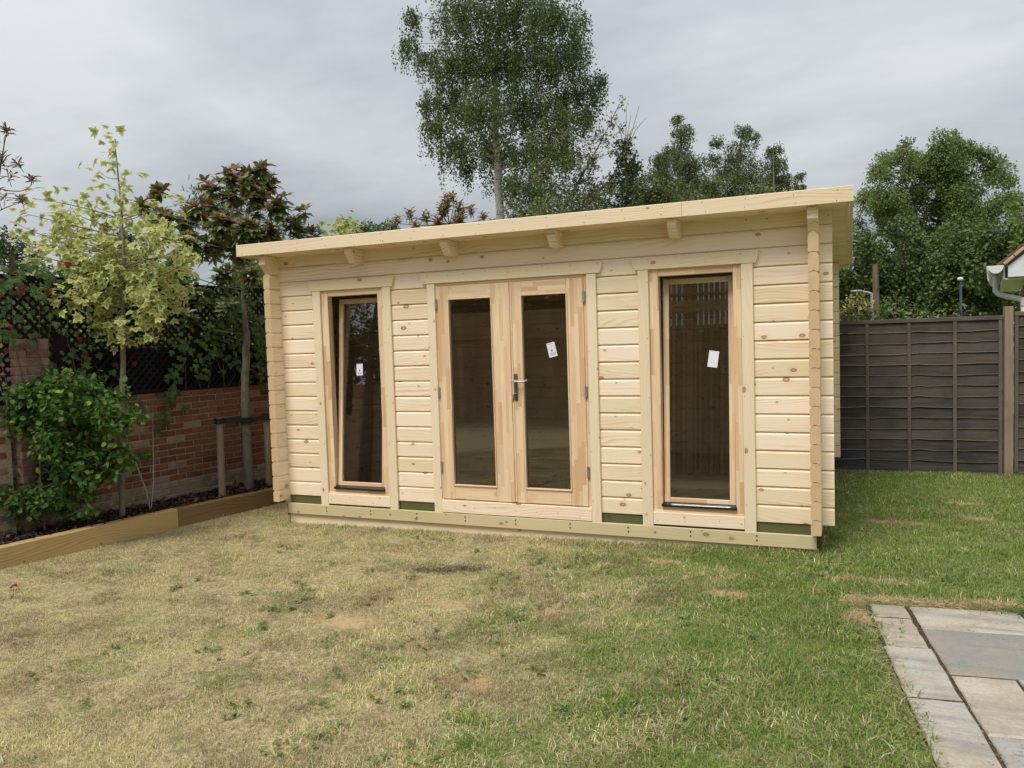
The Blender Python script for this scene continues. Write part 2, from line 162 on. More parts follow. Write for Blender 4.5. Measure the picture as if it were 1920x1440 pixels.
'bh1':([(-4.46,1.66,2.07,0.184),(-5.42,1.28,1.91,0.214),(-5.95,1.48,1.91,0.214),(-4.62,0.77,1.9,0.149),(-5.24,1.32,2.43,0.195),(-4.82,1.21,1.69,0.16),(-3.57,0.71,2.34,0.169),(-5.94,1.69,2.31,0.17),(-4.58,1.61,2.21,0.209),(-4.65,1.25,2.19,0.212),(-5.07,1.14,1.87,0.179),(-5.16,1.12,1.9,0.205),(-4.61,1.06,1.88,0.206),(-5.24,1.06,1.93,0.156),(-5.7,1.71,2.44,0.195),(-4.23,1.14,2.07,0.186),(-4.78,1.9,1.99,0.196),(-3.47,0.52,2.16,0.217),(-3.66,1.24,2.19,0.179),(-5.63,1.52,2.32,0.147),(-5.15,1.45,1.67,0.157),(-4.35,0.35,1.9,0.176),(-4.87,0.83,2.2,0.152),(-4.02,1.4,1.95,0.195),(-6.16,1.47,2.28,0.154),(-3.27,0.84,1.78,0.217),(-3.26,0.97,2.05,0.175),(-4.79,0.71,2.18,0.19),(-5.09,0.84,1.87,0.207),(-4.38,1.93,1.97,0.177),(-4.54,1.08,2.45,0.197),(-5.23,1.59,1.73,0.178),(-3.98,0.85,1.86,0.206),(-4.84,0.83,1.92,0.172)],
[(-4.64,1.21,0.74,0.04),(-4.63,1.28,1.87,0.02)]),
'bh2':([(-4.35,2.97,2.4,0.19),(-4.26,2.42,1.99,0.19),(-2.95,1.89,1.94,0.21),(-3.03,1.56,2.39,0.211),(-4.29,2.33,1.93,0.164),(-3.91,2.34,1.6,0.183),(-4.29,1.97,2.1,0.156),(-3.69,2.13,2.05,0.201),(-3.05,1.68,1.57,0.2),(-4.65,2.7,2.08,0.169),(-3.73,2.01,1.6,0.191),(-4.95,2.57,2.12,0.176),(-4.43,2.52,2.36,0.194),(-4.19,2.48,2.43,0.161),(-2.67,1.59,2.06,0.195),(-2.25,1.71,2.15,0.177),(-3.9,1.59,2.14,0.166),(-5.01,2.63,1.9,0.164),(-2.83,1.45,2.38,0.146),(-2.22,1.5,1.95,0.215),(-3.51,1.31,1.99,0.152),(-3.12,1.62,1.9,0.193),(-4.01,2.14,2.29,0.224),(-2.5,1.55,2.01,0.174),(-3.93,2.59,1.84,0.205),(-3.64,2.29,2.48,0.191),(-4.41,1.96,1.8,0.15),(-4.64,2.47,2.12,0.209),(-3.39,1.72,1.86,0.229),(-3.59,3.25,2.17,0.16),(-3.7,1.9,1.77,0.181),(-4.6,2.05,2.13,0.233),(-4.08,2.64,2.48,0.186),(-3.56,1.73,1.6,0.18)],
[(-3.51,2.02,0.67,0.04),(-3.5,2.09,1.84,0.02)]),
'bh3':([(-3.3,3.66,2.23,0.188),(-1.87,1.74,2.02,0.19),(-1.75,2.28,2.05,0.172),(-3.26,3.09,2.37,0.204),(-2.72,2.93,2.5,0.178),(-2.43,2.58,2.37,0.174),(-3.73,3.41,1.97,0.202),(-2.29,1.82,2.01,0.196),(-3.01,2.77,2.24,0.18),(-2.84,3.49,2.02,0.167),(-2.86,3.65,2.26,0.157),(-1.87,1.96,1.93,0.207),(-2.69,2.87,2.34,0.161),(-2.16,2.2,1.7,0.158),(-2.13,2.54,1.99,0.222),(-1.74,2.06,1.74,0.217),(-1.66,2.05,2.22,0.183),(-3.38,3.66,2.61,0.177),(-2.59,2.33,2.17,0.149),(-2.26,2.79,2.36,0.213),(-2.76,3.11,1.89,0.185),(-3.28,3.47,1.94,0.149),(-3.03,3.39,1.93,0.185),(-2.68,2.99,2.15,0.151)],
[(-2.64,2.61,0.63,0.04),(-2.63,2.68,1.81,0.02)]),
'backtree':([(-6.11,-9.58,3.64,0.5),(-6.73,-10.7,3.12,0.5),(-4.29,-9.38,3.34,0.5),(-6.2,-8.87,1.82,0.5),(-5.59,-9.93,3.06,0.5),(-6.45,-8.99,3.12,0.5),(-6.12,-9.16,3.13,0.5),(-6.05,-9.94,3.8,0.5),(-6.47,-9.68,2.96,0.5),(-5.22,-9.66,4.9,0.5),(-7.28,-9.11,3.14,0.5),(-4.43,-10.66,4.14,0.5),(-6.92,-9.04,3.58,0.5),(-5.51,-10.04,2.52,0.5),(-5.44,-10.05,1.61,0.5),(-7.35,-8.97,3.83,0.5),(-5.02,-9.49,3.48,0.5),(-5.04,-9.35,2.54,0.5),(-6.26,-10.33,3.3,0.5),(-6.52,-9.63,4.23,0.5),(-5.9,-8.84,4.43,0.5),(-7.35,-10.52,3.56,0.5),(-6.23,-9.14,3.75,0.5),(-6.03,-8.93,4.58,0.5),(-4.56,-10.12,3.08,0.5),(-6.04,-8.41,3.04,0.5)],
[(-5.5,-9.5,-0.3,0.15),(-5.5,-9.5,3.0,0.08),(-5.4,-9.5,4.2,0.03)]),
}

# ------------------------------------------------------------------ object helpers
WL = {}          # world location of every object (parents are never rotated)


def tag(o, label=None, cat=None, group=None, kind=None):
    if label: o['label'] = label
    if cat: o['category'] = cat
    if group: o['group'] = group
    if kind: o['kind'] = kind
    return o


def place(o, loc=(0, 0, 0), parent=None, rot=None):
    COL.objects.link(o)
    loc = Vector(loc); WL[o.name] = loc
    if parent is not None:
        o.parent = parent
        o.location = loc - WL[parent.name]
    else:
        o.location = loc
    if rot is not None:
        o.rotation_euler = rot
    return o


def empty(name, loc, parent=None):
    o = bpy.data.objects.new(name, None); o.empty_display_size = 0.1
    return place(o, loc, parent)


def mesh_np(name, V, faces, mats, midx=None, smooth=False, attrs=None):
    """V (n,3); faces: list of index arrays, each (m,k); attrs: {name: (type, array)} on points."""
    me = bpy.data.meshes.new(name)
    V = np.asarray(V, np.float32)
    faces = [np.asarray(f, np.int32) for f in faces if len(f)]
    loops = np.concatenate([f.ravel() for f in faces])
    tot = np.concatenate([np.full(len(f), f.shape[1], np.int32) for f in faces])
    st = np.concatenate([[0], np.cumsum(tot)[:-1]]).astype(np.int32)
    me.vertices.add(len(V)); me.vertices.foreach_set('co', V.ravel())
    me.loops.add(len(loops)); me.loops.foreach_set('vertex_index', loops)
    me.polygons.add(len(tot)); me.polygons.foreach_set('loop_start', st); me.polygons.foreach_set('loop_total', tot)
    for m in mats:
        me.materials.append(m)
    if midx is not None:
        me.polygons.foreach_set('material_index', np.asarray(midx, np.int32))
    me.polygons.foreach_set('use_smooth', np.full(len(tot), bool(smooth)))
    for k, (ty, arr) in (attrs or {}).items():
        a = me.attributes.new(k, ty, 'POINT')
        arr = np.asarray(arr, np.float32)
        a.data.foreach_set('vector' if ty == 'FLOAT_VECTOR' else 'value', arr.ravel())
    me.update(calc_edges=True)
    me.validate()
    return me


class Wood:
    """Collects timber pieces (and plain boxes); every vertex stores where it lies along, across and through its own board."""
    def __init__(s):
        s.V = []; s.F4 = []; s.Fn = {}; s.W = []; s.n = 0; s.mi = {}

    def prism(s, prof, length, center=(0, 0, 0), axis='x', end_mat=1, mat=0, rot=None, cuts=None):
        prof = np.asarray(prof, float)                 # (k,2): thickness t (through), width w (across)
        k = len(prof)
        c0 = np.full(k, -length / 2) if cuts is None else -length / 2 + np.asarray(cuts[0])
        c1 = np.full(k, length / 2) if cuts is None else length / 2 + np.asarray(cuts[1])
        L = np.concatenate([np.stack([c0, prof[:, 0], prof[:, 1]], 1), np.stack([c1, prof[:, 0], prof[:, 1]], 1)])
        ro = RNG.uniform(0, 60, 3)
        s.W.append(L + ro)
        if axis == 'x': P = L
        elif axis == 'y': P = np.stack([-L[:, 1], L[:, 0], L[:, 2]], 1)
        else: P = np.stack([-L[:, 2], L[:, 1], L[:, 0]], 1)
        if rot is not None:
            P = P @ np.array(rot.to_3x3()).T
        s.V.append(P + np.asarray(center, float))
        b = s.n
        quads = [[b + i, b + (i + 1) % k, b + k + (i + 1) % k, b + k + i] for i in range(k)]
        s.Fn.setdefault(4, []).extend([(q, mat) for q in quads])
        s.Fn.setdefault(k, []).append(([b + i for i in range(k)][::-1], end_mat if end_mat is not None else mat))
        s.Fn[k].append(([b + k + i for i in range(k)], end_mat if end_mat is not None else mat))
        s.n += 2 * k
        return s

    def box(s, center, size, axis='x', ch=0.003, **kw):
        """size = (length along grain, thickness, width)"""
        l, t, w = size
        a, b = t / 2, w / 2
        c = min(ch, a * .6, b * .6)
        prof = [(-a, -b + c), (-a + c, -b), (a - c, -b), (a, -b + c), (a, b - c), (a - c, b), (-a + c, b), (-a, b - c)] if c > 0 else [(-a, -b), (a, -b), (a, b), (-a, b)]
        prof = prof[::-1]
        return s.prism(prof, l, center, axis, **kw)

    def build(s, name, mats, loc, parent=None, rot=None, smooth=False):
        V = np.concatenate(s.V); W = np.concatenate(s.W)
        loc = Vector(loc)
        Fs, mi = [], []
        for k, l in s.Fn.items():
            Fs.append(np.array([q for q, _ in l])); mi += [min(m, len(mats) - 1) for _, m in l]
        me = mesh_np(name, V - np.array(loc), Fs, mats, mi, smooth, {'wood': ('FLOAT_VECTOR', W)})
        o = bpy.data.objects.new(name, me)
        return place(o, loc, parent, rot)


def tube(points, radii, sides=6, cap=True):
    P = np.asarray(points, float); Rr = np.asarray(radii, float); n = len(P)
    T = np.gradient(P, axis=0); T /= np.linalg.norm(T, axis=1)[:, None] + 1e-9
    ref = np.array([0.31, 0.17, 0.93]) if abs(T[0] @ np.array([0.31, 0.17, 0.93])) < .9 else np.array([1.0, 0, 0])
    A = np.cross(T, ref); A /= np.linalg.norm(A, axis=1)[:, None] + 1e-9
    B = np.cross(T, A)
    th = np.arange(sides) * 2 * PI / sides
    V = P[:, None, :] + Rr[:, None, None] * (np.cos(th)[None, :, None] * A[:, None, :] + np.sin(th)[None, :, None] * B[:, None, :])
    V = V.reshape(-1, 3)
    i = np.arange(n - 1)[:, None] * sides; j = np.arange(sides)[None, :]; j2 = (j + 1) % sides
    F = np.stack([i + j, i + j2, i + sides + j2, i + sides + j], -1).reshape(-1, 4)
    return V, F


class Tubes:
    def __init__(s): s.V = []; s.F = []; s.n = 0

    def add(s, pts, radii, sides=6):
        V, F = tube(pts, radii, sides); s.V.append(V); s.F.append(F + s.n); s.n += len(V); return s

    def get(s):
        if not s.V: return np.zeros((0, 3)), np.zeros((0, 4), int)
        return np.concatenate(s.V), np.concatenate(s.F)

    def build(s, name, mats, loc, parent=None, smooth=True):
        V, F = s.get()
        o = bpy.data.objects.new(name, mesh_np(name, V - np.asarray(loc, float), [F], mats, None, smooth))
        return place(o, loc, parent)


def lathe(prof, center, seg=16, axis='z'):
    prof = np.asarray(prof, float); th = np.arange(seg) * 2 * PI / seg
    V = np.stack([prof[:, None, 0] * np.cos(th), prof[:, None, 0] * np.sin(th), np.repeat(prof[:, 1:2], seg, 1)], -1).reshape(-1, 3)
    if axis == 'y': V = V[:, [0, 2, 1]]
    if axis == 'x': V = V[:, [2, 0, 1]]
    n = len(prof); i = np.arange(n - 1)[:, None] * seg; j = np.arange(seg)[None, :]; j2 = (j + 1) % seg
    return V + np.asarray(center, float), np.stack([i + j, i + j2, i + seg + j2, i + seg + j], -1).reshape(-1, 4)


# ------------------------------------------------------------------ materials
def mat(name):
    m = bpy.data.materials.new(name); m.use_nodes = True; nt = m.node_tree; nt.nodes.clear()
    out = nt.nodes.new('ShaderNodeOutputMaterial')
    return m, nt, out


def pbsdf(nt, out, color, rough=0.6, spec=0.3, metal=0.0, normal=None):
    b = nt.nodes.new('ShaderNodeBsdfPrincipled')
    for k, v in (('Base Color', color), ('Roughness', rough), ('Specular IOR Level', spec), ('Metallic', metal)):
        if isinstance(v, bpy.types.NodeSocket): nt.links.new(v, b.inputs[k])
        else: b.inputs[k].default_value = (*v, 1.0) if k == 'Base Color' else v
    if normal is not None: nt.links.new(normal, b.inputs['Normal'])
    nt.links.new(b.outputs[0], out.inputs[0])
    return b


def plain(name, color, rough=0.6, spec=0.3, metal=0.0, var=0.12, scale=12.0, bump=0.0):
    m, nt, out = mat(name)
    t = N(nt, 'ShaderNodeTexCoord').outputs['Object']
    n = N(nt, 'ShaderNodeTexNoise', {'Vector': t, 'Scale': scale, 'Detail': 5.0, 'Roughness': 0.6}).outputs[0]
    lo = tuple(c * (1 - var) for c in color); hi = tuple(min(1, c * (1 + var)) for c in color)
    c = RAMP(nt, n, [(0.3, lo), (0.7, hi)])
    nrm = None
    if bump: nrm = N(nt, 'ShaderNodeBump', {'Strength': bump, 'Distance': 0.01, 'Height': n}).outputs[0]
    pbsdf(nt, out, c, rough, spec, metal, nrm)
    return m


def wood_coord(nt):
    return N(nt, 'ShaderNodeAttribute', attribute_name='wood').outputs['Vector']


def pine(name, base, late, knotc=(0.16, 0.075, 0.03), ring=1.0, knots=1.0, rough=0.62, period=0.016, var=0.10, streak=0.5):
    m, nt, out = mat(name)
    w = wood_coord(nt)
    s = N(nt, 'ShaderNodeSeparateXYZ', {0: w})
    oi = N(nt, 'ShaderNodeObjectInfo').outputs['Random']
    # knots: sparse cells, long along the grain
    kv = N(nt, 'ShaderNodeCombineXYZ', {0: M2(nt, 'MULTIPLY', s.outputs[0], 3.6), 1: M2(nt, 'MULTIPLY', s.outputs[2], 6.0)}).outputs[0]
    vo = N(nt, 'ShaderNodeTexVoronoi', {'Vector': kv, 'Scale': 1.0, 'Randomness': 1.0}, voronoi_dimensions='2D', feature='F1')
    kd = vo.outputs['Distance']
    kc = N(nt, 'ShaderNodeSeparateColor', {0: vo.outputs['Color']})
    keep = M2(nt, 'GREATER_THAN', kc.outputs[0], 0.55 - 0.15 * knots)
    ksz = M2(nt, 'MULTIPLY', M2(nt, 'POWER', kc.outputs[1], 3.0), 0.085)
    ksz = M2(nt, 'ADD', ksz, 0.030)
    rel = M2(nt, 'DIVIDE', kd, ksz)
    core = M2(nt, 'MULTIPLY', M2(nt, 'SUBTRACT', 1.0, SS(nt, rel, 0.75, 1.05)), keep)
    halo = M2(nt, 'MULTIPLY', M2(nt, 'SUBTRACT', 1.0, SS(nt, rel, 0.9, 2.8)), keep)
    # growth rings: distance to a wandering pith line beside the board
    wob = N(nt, 'ShaderNodeTexNoise', {'Vector': VM(nt, 'MULTIPLY', w, (0.55, 1.5, 1.5)), 'Scale': 1.0, 'Detail': 2.0}).outputs[0]
    wob2 = N(nt, 'ShaderNodeTexNoise', {'Vector': VM(nt, 'MULTIPLY', w, (1.5, 11.0, 11.0)), 'Scale': 1.0, 'Detail': 3.0}).outputs[0]
    px = N(nt, 'ShaderNodeTexNoise', {'Vector': VM(nt, 'MULTIPLY', w, (0.35, 0.6, 0.6)), 'Scale': 1.0, 'Detail': 0.0}).outputs[0]
    z = M2(nt, 'ADD', M2(nt, 'MULTIPLY', M2(nt, 'FRACT', s.outputs[2]), 1.0), M2(nt, 'MULTIPLY', px, 0.5))
    rad = M2(nt, 'ADD', M2(nt, 'ADD', M2(nt, 'MULTIPLY', M2(nt, 'SUBTRACT', s.outputs[2], M2(nt, 'FLOOR', s.outputs[2])), 0.6), M2(nt, 'MULTIPLY', wob, 0.28)), M2(nt, 'MULTIPLY', wob2, 0.045))
    rad = M2(nt, 'ADD', rad, M2(nt, 'MULTIPLY', halo, 0.012))
    ph = M2(nt, 'FRACT', M2(nt, 'DIVIDE', rad, period))
    rg = SS(nt, ph, 0.35, 0.95)
    amt = N(nt, 'ShaderNodeTexNoise', {'Vector': VM(nt, 'MULTIPLY', w, (0.8, 5.0, 7.0)), 'Scale': 1.0, 'Detail': 3.0}).outputs[0]
    amt = M2(nt, 'MULTIPLY', SS(nt, amt, 0.40, 0.74), 0.9 * ring, clamp=True)
    amt = M2(nt, 'ADD', amt, 0.10 * ring)
    fib = N(nt, 'ShaderNodeTexNoise', {'Vector': VM(nt, 'MULTIPLY', w, (3.0, 90.0, 90.0)), 'Scale': 1.0, 'Detail': 4.0, 'Roughness': 0.6}).outputs[0]
    col = MIX(nt, M2(nt, 'MULTIPLY', rg, amt), base, late)
    col = MIX(nt, M2(nt, 'MULTIPLY', SS(nt, fib, 0.45, 0.75), 0.22 * streak), col, late)
    big = N(nt, 'ShaderNodeTexNoise', {'Vector': VM(nt, 'MULTIPLY', w, (1.0, 3.0, 3.0)), 'Scale': 1.0, 'Detail': 2.0}).outputs[0]
    br = M2(nt, 'ADD', 1.0 - var, M2(nt, 'MULTIPLY', big, var))
    br = M2(nt, 'ADD', br, M2(nt, 'MULTIPLY', oi, var))
    col = VM(nt, 'MULTIPLY', col, N(nt, 'ShaderNodeCombineXYZ', {0: br, 1: br, 2: M2(nt, 'MULTIPLY', br, br)}).outputs[0])
    col = MIX(nt, M2(nt, 'MULTIPLY', halo, 0.28), col, late)
    rim = M2(nt, 'MULTIPLY', core, M2(nt, 'ADD', 0.55, M2(nt, 'MULTIPLY', SS(nt, rel, 0.2, 0.9), 0.4)))
    col = MIX(nt, rim, col, knotc)
    bmp = N(nt, 'ShaderNodeBump', {'Strength': 0.12, 'Distance': 0.002, 'Height': fib}).outputs[0]
    pbsdf(nt, out, col, rough, 0.25, 0.0, bmp)
    return m


def endgrain(name, base, dark):
    m, nt, out = mat(name)
    w = wood_coord(nt)
    v = VM(nt, 'MULTIPLY', w, (0.0, 1.0, 1.0))
    s = N(nt, 'ShaderNodeSeparateXYZ', {0: v})
    oi = N(nt, 'ShaderNodeObjectInfo').outputs['Random']
    a = M2(nt, 'SUBTRACT', M2(nt, 'FRACT', M2(nt, 'MULTIPLY', s.outputs[1], 1.7)), 0.3)
    b = M2(nt, 'SUBTRACT', M2(nt, 'FRACT', M2(nt, 'MULTIPLY', s.outputs[2], 1.7)), 0.7)
    r = M2(nt, 'SQRT', M2(nt, 'ADD', M2(nt, 'MULTIPLY', a, a), M2(nt, 'MULTIPLY', b, b)))
    rg = SS(nt, M2(nt, 'FRACT', M2(nt, 'MULTIPLY', r, 110.0)), 0.3, 0.9)
    n = N(nt, 'ShaderNodeTexNoise', {'Vector': w, 'Scale': 14.0, 'Detail': 4.0}).outputs[0]
    c = MIX(nt, M2(nt, 'MULTIPLY', rg, 0.30), base, dark)
    c = MIX(nt, M2(nt, 'MULTIPLY', SS(nt, n, 0.45, 0.75), 0.4), c, dark)
    c = MIX(nt, M2(nt, 'MULTIPLY', oi, 0.22), c, dark)
    pbsdf(nt, out, c, 0.8, 0.15)
    return m


def finger(name, cols):
    """finger-jointed laminated pine: narrow staves of random length, each its own tone"""
    m, nt, out = mat(name)
    w = wood_coord(nt)
    s = N(nt, 'ShaderNodeSeparateXYZ', {0: w})
    row = M2(nt, 'FLOOR', M2(nt, 'ADD', M2(nt, 'DIVIDE', s.outputs[2], 0.034), M2(nt, 'MULTIPLY', M2(nt, 'FLOOR', M2(nt, 'DIVIDE', s.outputs[1], 0.03)), 13.0)))
    wr = N(nt, 'ShaderNodeTexWhiteNoise', {'W': row}, noise_dimensions='1D').outputs[0]
    xo = M2(nt, 'ADD', s.outputs[0], M2(nt, 'MULTIPLY', wr, 9.0))
    seg = M2(nt, 'FLOOR', M2(nt, 'DIVIDE', xo, 0.36))
    cv = N(nt, 'ShaderNodeCombineXYZ', {0: row, 1: seg}).outputs[0]
    wn = N(nt, 'ShaderNodeTexWhiteNoise', {'Vector': cv}, noise_dimensions='2D').outputs[0]
    k = len(cols)
    c = RAMP(nt, wn, [(i / k, cols[i]) for i in range(k)], 'CONSTANT')
    g = N(nt, 'ShaderNodeTexNoise', {'Vector': VM(nt, 'ADD', VM(nt, 'MULTIPLY', w, (3.0, 70.0, 70.0)), cv), 'Scale': 1.0, 'Detail': 4.0, 'Distortion': 0.4}).outputs[0]
    c = MIX(nt, M2(nt, 'MULTIPLY', SS(nt, g, 0.4, 0.75), 0.30), c, (0.50, 0.29, 0.135))
    kv = VM(nt, 'MULTIPLY', w, (2.6, 3.0, 7.0))
    vo = N(nt, 'ShaderNodeTexVoronoi', {'Vector': kv, 'Scale': 1.0})
    kc = N(nt, 'ShaderNodeSeparateColor', {0: vo.outputs['Color']})
    kk = M2(nt, 'MULTIPLY', M2(nt, 'GREATER_THAN', kc.outputs[0], 0.72), M2(nt, 'SUBTRACT', 1.0, SS(nt, vo.outputs['Distance'], 0.03, 0.055)))
    c = MIX(nt, M2(nt, 'MULTIPLY', kk, 0.8), c, (0.17, 0.08, 0.03))
    pbsdf(nt, out, c, 0.55, 0.3)
    return m


M_LOG = pine('spruce_log', (0.82, 0.685, 0.505), (0.68, 0.47, 0.275), knotc=(0.25, 0.125, 0.055), var=0.15, knots=1.2)
M_END = endgrain('spruce_end_grain', (0.62, 0.455, 0.275), (0.42, 0.275, 0.14))
M_TRIM = pine('spruce_trim', (0.755, 0.63, 0.44), (0.64, 0.46, 0.26), knotc=(0.25, 0.14, 0.06), ring=0.55, knots=0.8, var=0.10)
M_FASCIA = pine('spruce_fascia', (0.77, 0.63, 0.44), (0.62, 0.41, 0.22), knotc=(0.22, 0.11, 0.05), ring=0.8, knots=0.85, var=0.06)
M_TREATED = pine('pressure_treated_timber', (0.57, 0.475, 0.275), (0.44, 0.34, 0.16), knotc=(0.22, 0.13, 0.05), ring=0.5, knots=1.1, var=0.12)
M_GREEN = pine('green_treated_timber', (0.105, 0.110, 0.045), (0.075, 0.08, 0.03), knotc=(0.05, 0.05, 0.02), ring=0.5, knots=0.6)
M_DARKJOIST = pine('brown_treated_timber', (0.13, 0.085, 0.04), (0.08, 0.05, 0.02), ring=0.5)
M_FLOOR = pine('floorboard', (0.62, 0.50, 0.34), (0.48, 0.34, 0.19), ring=0.6)
M_FINGER = finger('finger_jointed_pine', [(0.74, 0.565, 0.36), (0.70, 0.49, 0.31), (0.78, 0.61, 0.395), (0.62, 0.40, 0.225), (0.74, 0.53, 0.35), (0.76, 0.59, 0.375), (0.68, 0.46, 0.285)])
M_SLEEPER = pine('sleeper_timber', (0.58, 0.415, 0.205), (0.42, 0.265, 0.11), knotc=(0.05, 0.025, 0.01), ring=0.8, knots=1.6, var=0.25)
M_SLEEPER2 = pine('dark_sleeper_timber', (0.265, 0.165, 0.078), (0.15, 0.088, 0.038), knotc=(0.03, 0.015, 0.01), ring=0.8, knots=1.8, var=0.3)
M_STAKE = pine('weathered_stake', (0.25, 0.205, 0.14), (0.13, 0.10, 0.06), ring=1.0, knots=1.0)
M_RUBBER = plain('black_rubber', (0.012, 0.012, 0.014), 0.45, 0.4)
M_SEAL = plain('black_sill', (0.015, 0.013, 0.014), 0.3, 0.5)
M_STEEL = plain('dark_steel', (0.17, 0.175, 0.165), 0.36, 0.5, 0.7, 0.15, 40)
M_HINGE = plain('zinc_hinge', (0.42, 0.43, 0.42), 0.4, 0.5, 0.8, 0.15, 60)
M_SCREW = plain('dark_screw', (0.03, 0.025, 0.02), 0.5, 0.4, 0.5)
M_ZINC = plain('galvanised_zinc', (0.55, 0.56, 0.57), 0.4, 0.5, 0.6)
M_FELT = plain('roof_felt', (0.04, 0.04, 0.042), 0.9, 0.1)


def fence_wood(name, base, dark, moss=None):
    m, nt, out = mat(name)
    w = wood_coord(nt)
    oi = N(nt, 'ShaderNodeObjectInfo').outputs['Random']
    g = N(nt, 'ShaderNodeTexNoise', {'Vector': VM(nt, 'MULTIPLY', w, (2.5, 40.0, 45.0)), 'Scale': 1.0, 'Detail': 6.0, 'Roughness': 0.65, 'Distortion': 0.6}).outputs[0]
    b = N(nt, 'ShaderNodeTexNoise', {'Vector': VM(nt, 'MULTIPLY', w, (1.2, 6.0, 9.0)), 'Scale': 1.0, 'Detail': 3.0}).outputs[0]
    c = MIX(nt, SS(nt, g, 0.3, 0.72), dark, base)
    c = MIX(nt, M2(nt, 'MULTIPLY', SS(nt, b, 0.45, 0.7), 0.5), c, tuple(x * .55 for x in base))
    c = MIX(nt, M2(nt, 'MULTIPLY', oi, 0.6), c, (base[0] * 1.45, base[1] * 1.32, base[2] * 1.2))
    wt_ = N(nt, 'ShaderNodeTexNoise', {'Vector': N(nt, 'ShaderNodeNewGeometry').outputs['Position'], 'Scale': 2.4, 'Detail': 5.0, 'Roughness': 0.6}).outputs[0]
    c = MIX(nt, M2(nt, 'MULTIPLY', SS(nt, wt_, 0.46, 0.66), 0.5), c, dark)
    kv = VM(nt, 'MULTIPLY', w, (2.4, 3.0, 7.0))
    vo = N(nt, 'ShaderNodeTexVoronoi', {'Vector': kv, 'Scale': 1.0})
    kc = N(nt, 'ShaderNodeSeparateColor', {0: vo.outputs['Color']})
    kk = M2(nt, 'MULTIPLY', M2(nt, 'GREATER_THAN', kc.outputs[0], 0.62), M2(nt, 'SUBTRACT', 1.0, SS(nt, vo.outputs['Distance'], 0.05, 0.10)))
    c = MIX(nt, M2(nt, 'MULTIPLY', kk, 0.7), c, (0.06, 0.035, 0.02))
    bmp = N(nt, 'ShaderNodeBump', {'Strength': 0.4, 'Distance': 0.004, 'Height': g}).outputs[0]
    pbsdf(nt, out, c, 0.85, 0.12, 0.0, bmp)
    return m


M_SLAT = fence_wood('dark_fence_board', (0.076, 0.067, 0.060), (0.024, 0.021, 0.020))
M_NEWFENCE = fence_wood('light_brown_fence', (0.46, 0.34, 0.21), (0.28, 0.20, 0.12))
M_WANEY = fence_wood('weathered_board_edge', (0.42, 0.37, 0.31), (0.27, 0.23, 0.19))
M_BATTEN = fence_wood('fence_batten', (0.135, 0.112, 0.095), (0.07, 0.057, 0.048))
M_POST = fence_wood('fence_post', (0.24, 0.19, 0.14), (0.14, 0.105, 0.072))
M_TRELLIS = fence_wood('black_stained_trellis', (0.020, 0.018, 0.018), (0.009, 0.008, 0.008))


def glass_mat():
    m, nt, out = mat('window_glass')
    fr = M2(nt, 'MULTIPLY', N(nt, 'ShaderNodeFresnel', {'IOR': 1.52}).outputs[0], 1.8, clamp=True)   # double glazing: two panes
    tr = N(nt, 'ShaderNodeBsdfTransparent', {0: (0.985, 0.99, 0.985, 1)})
    gl = N(nt, 'ShaderNodeBsdfGlossy', {'Color': (1, 1, 1, 1), 'Roughness': 0.0})
    mx = N(nt, 'ShaderNodeMixShader', {0: fr, 1: tr.outputs[0], 2: gl.outputs[0]})
    nt.links.new(mx.outputs[0], out.inputs[0])
    return m


M_GLASS = glass_mat()


def leafmat(name, stops, trans=0.35, rough=0.55, edge=None, spec=0.25, back=None):
    m, nt, out = mat(name)
    t = N(nt, 'ShaderNodeAttribute', attribute_name='tint').outputs['Fac']
    c = RAMP(nt, t, stops)
    if edge is not None:
        e = N(nt, 'ShaderNodeAttribute', attribute_name='edge').outputs['Fac']
        nz = N(nt, 'ShaderNodeTexNoise', {'Vector': N(nt, 'ShaderNodeTexCoord').outputs['Object'], 'Scale': 60.0, 'Detail': 2.0}).outputs[0]
        e2 = SS(nt, M2(nt, 'ADD', e, M2(nt, 'MULTIPLY', M2(nt, 'SUBTRACT', nz, 0.5), 0.7)), 0.42, 0.62)
        c = MIX(nt, e2, c, edge)
    if back is not None:
        bf = N(nt, 'ShaderNodeNewGeometry').outputs['Backfacing']
        c = MIX(nt, bf, c, back)
    p = pbsdf(nt, out, c, rough, spec)
    if trans:
        tl = N(nt, 'ShaderNodeBsdfTranslucent', {0: c})
        mx = N(nt, 'ShaderNodeMixShader', {0: trans, 1: p.outputs[0], 2: tl.outputs[0]})
        nt.links.new(mx.outputs[0], out.inputs[0])
    return m


def barkmat(name, base, dark, scale=18.0, birch=False):
    m, nt, out = mat(name)
    t = N(nt, 'ShaderNodeTexCoord').outputs['Object']
    n = N(nt, 'ShaderNodeTexNoise', {'Vector': VM(nt, 'MULTIPLY', t, (1, 1, 0.35 if not birch else 3.0)), 'Scale': scale, 'Detail': 5.0, 'Roughness': 0.65}).outputs[0]
    c = RAMP(nt, n, [(0.34, dark), (0.52 if not birch else 0.46, base)])
    b = N(nt, 'ShaderNodeBump', {'Strength': 0.5, 'Distance': 0.01, 'Height': n}).outputs[0]
    pbsdf(nt, out, c, 0.85, 0.15, 0, b)
    return m


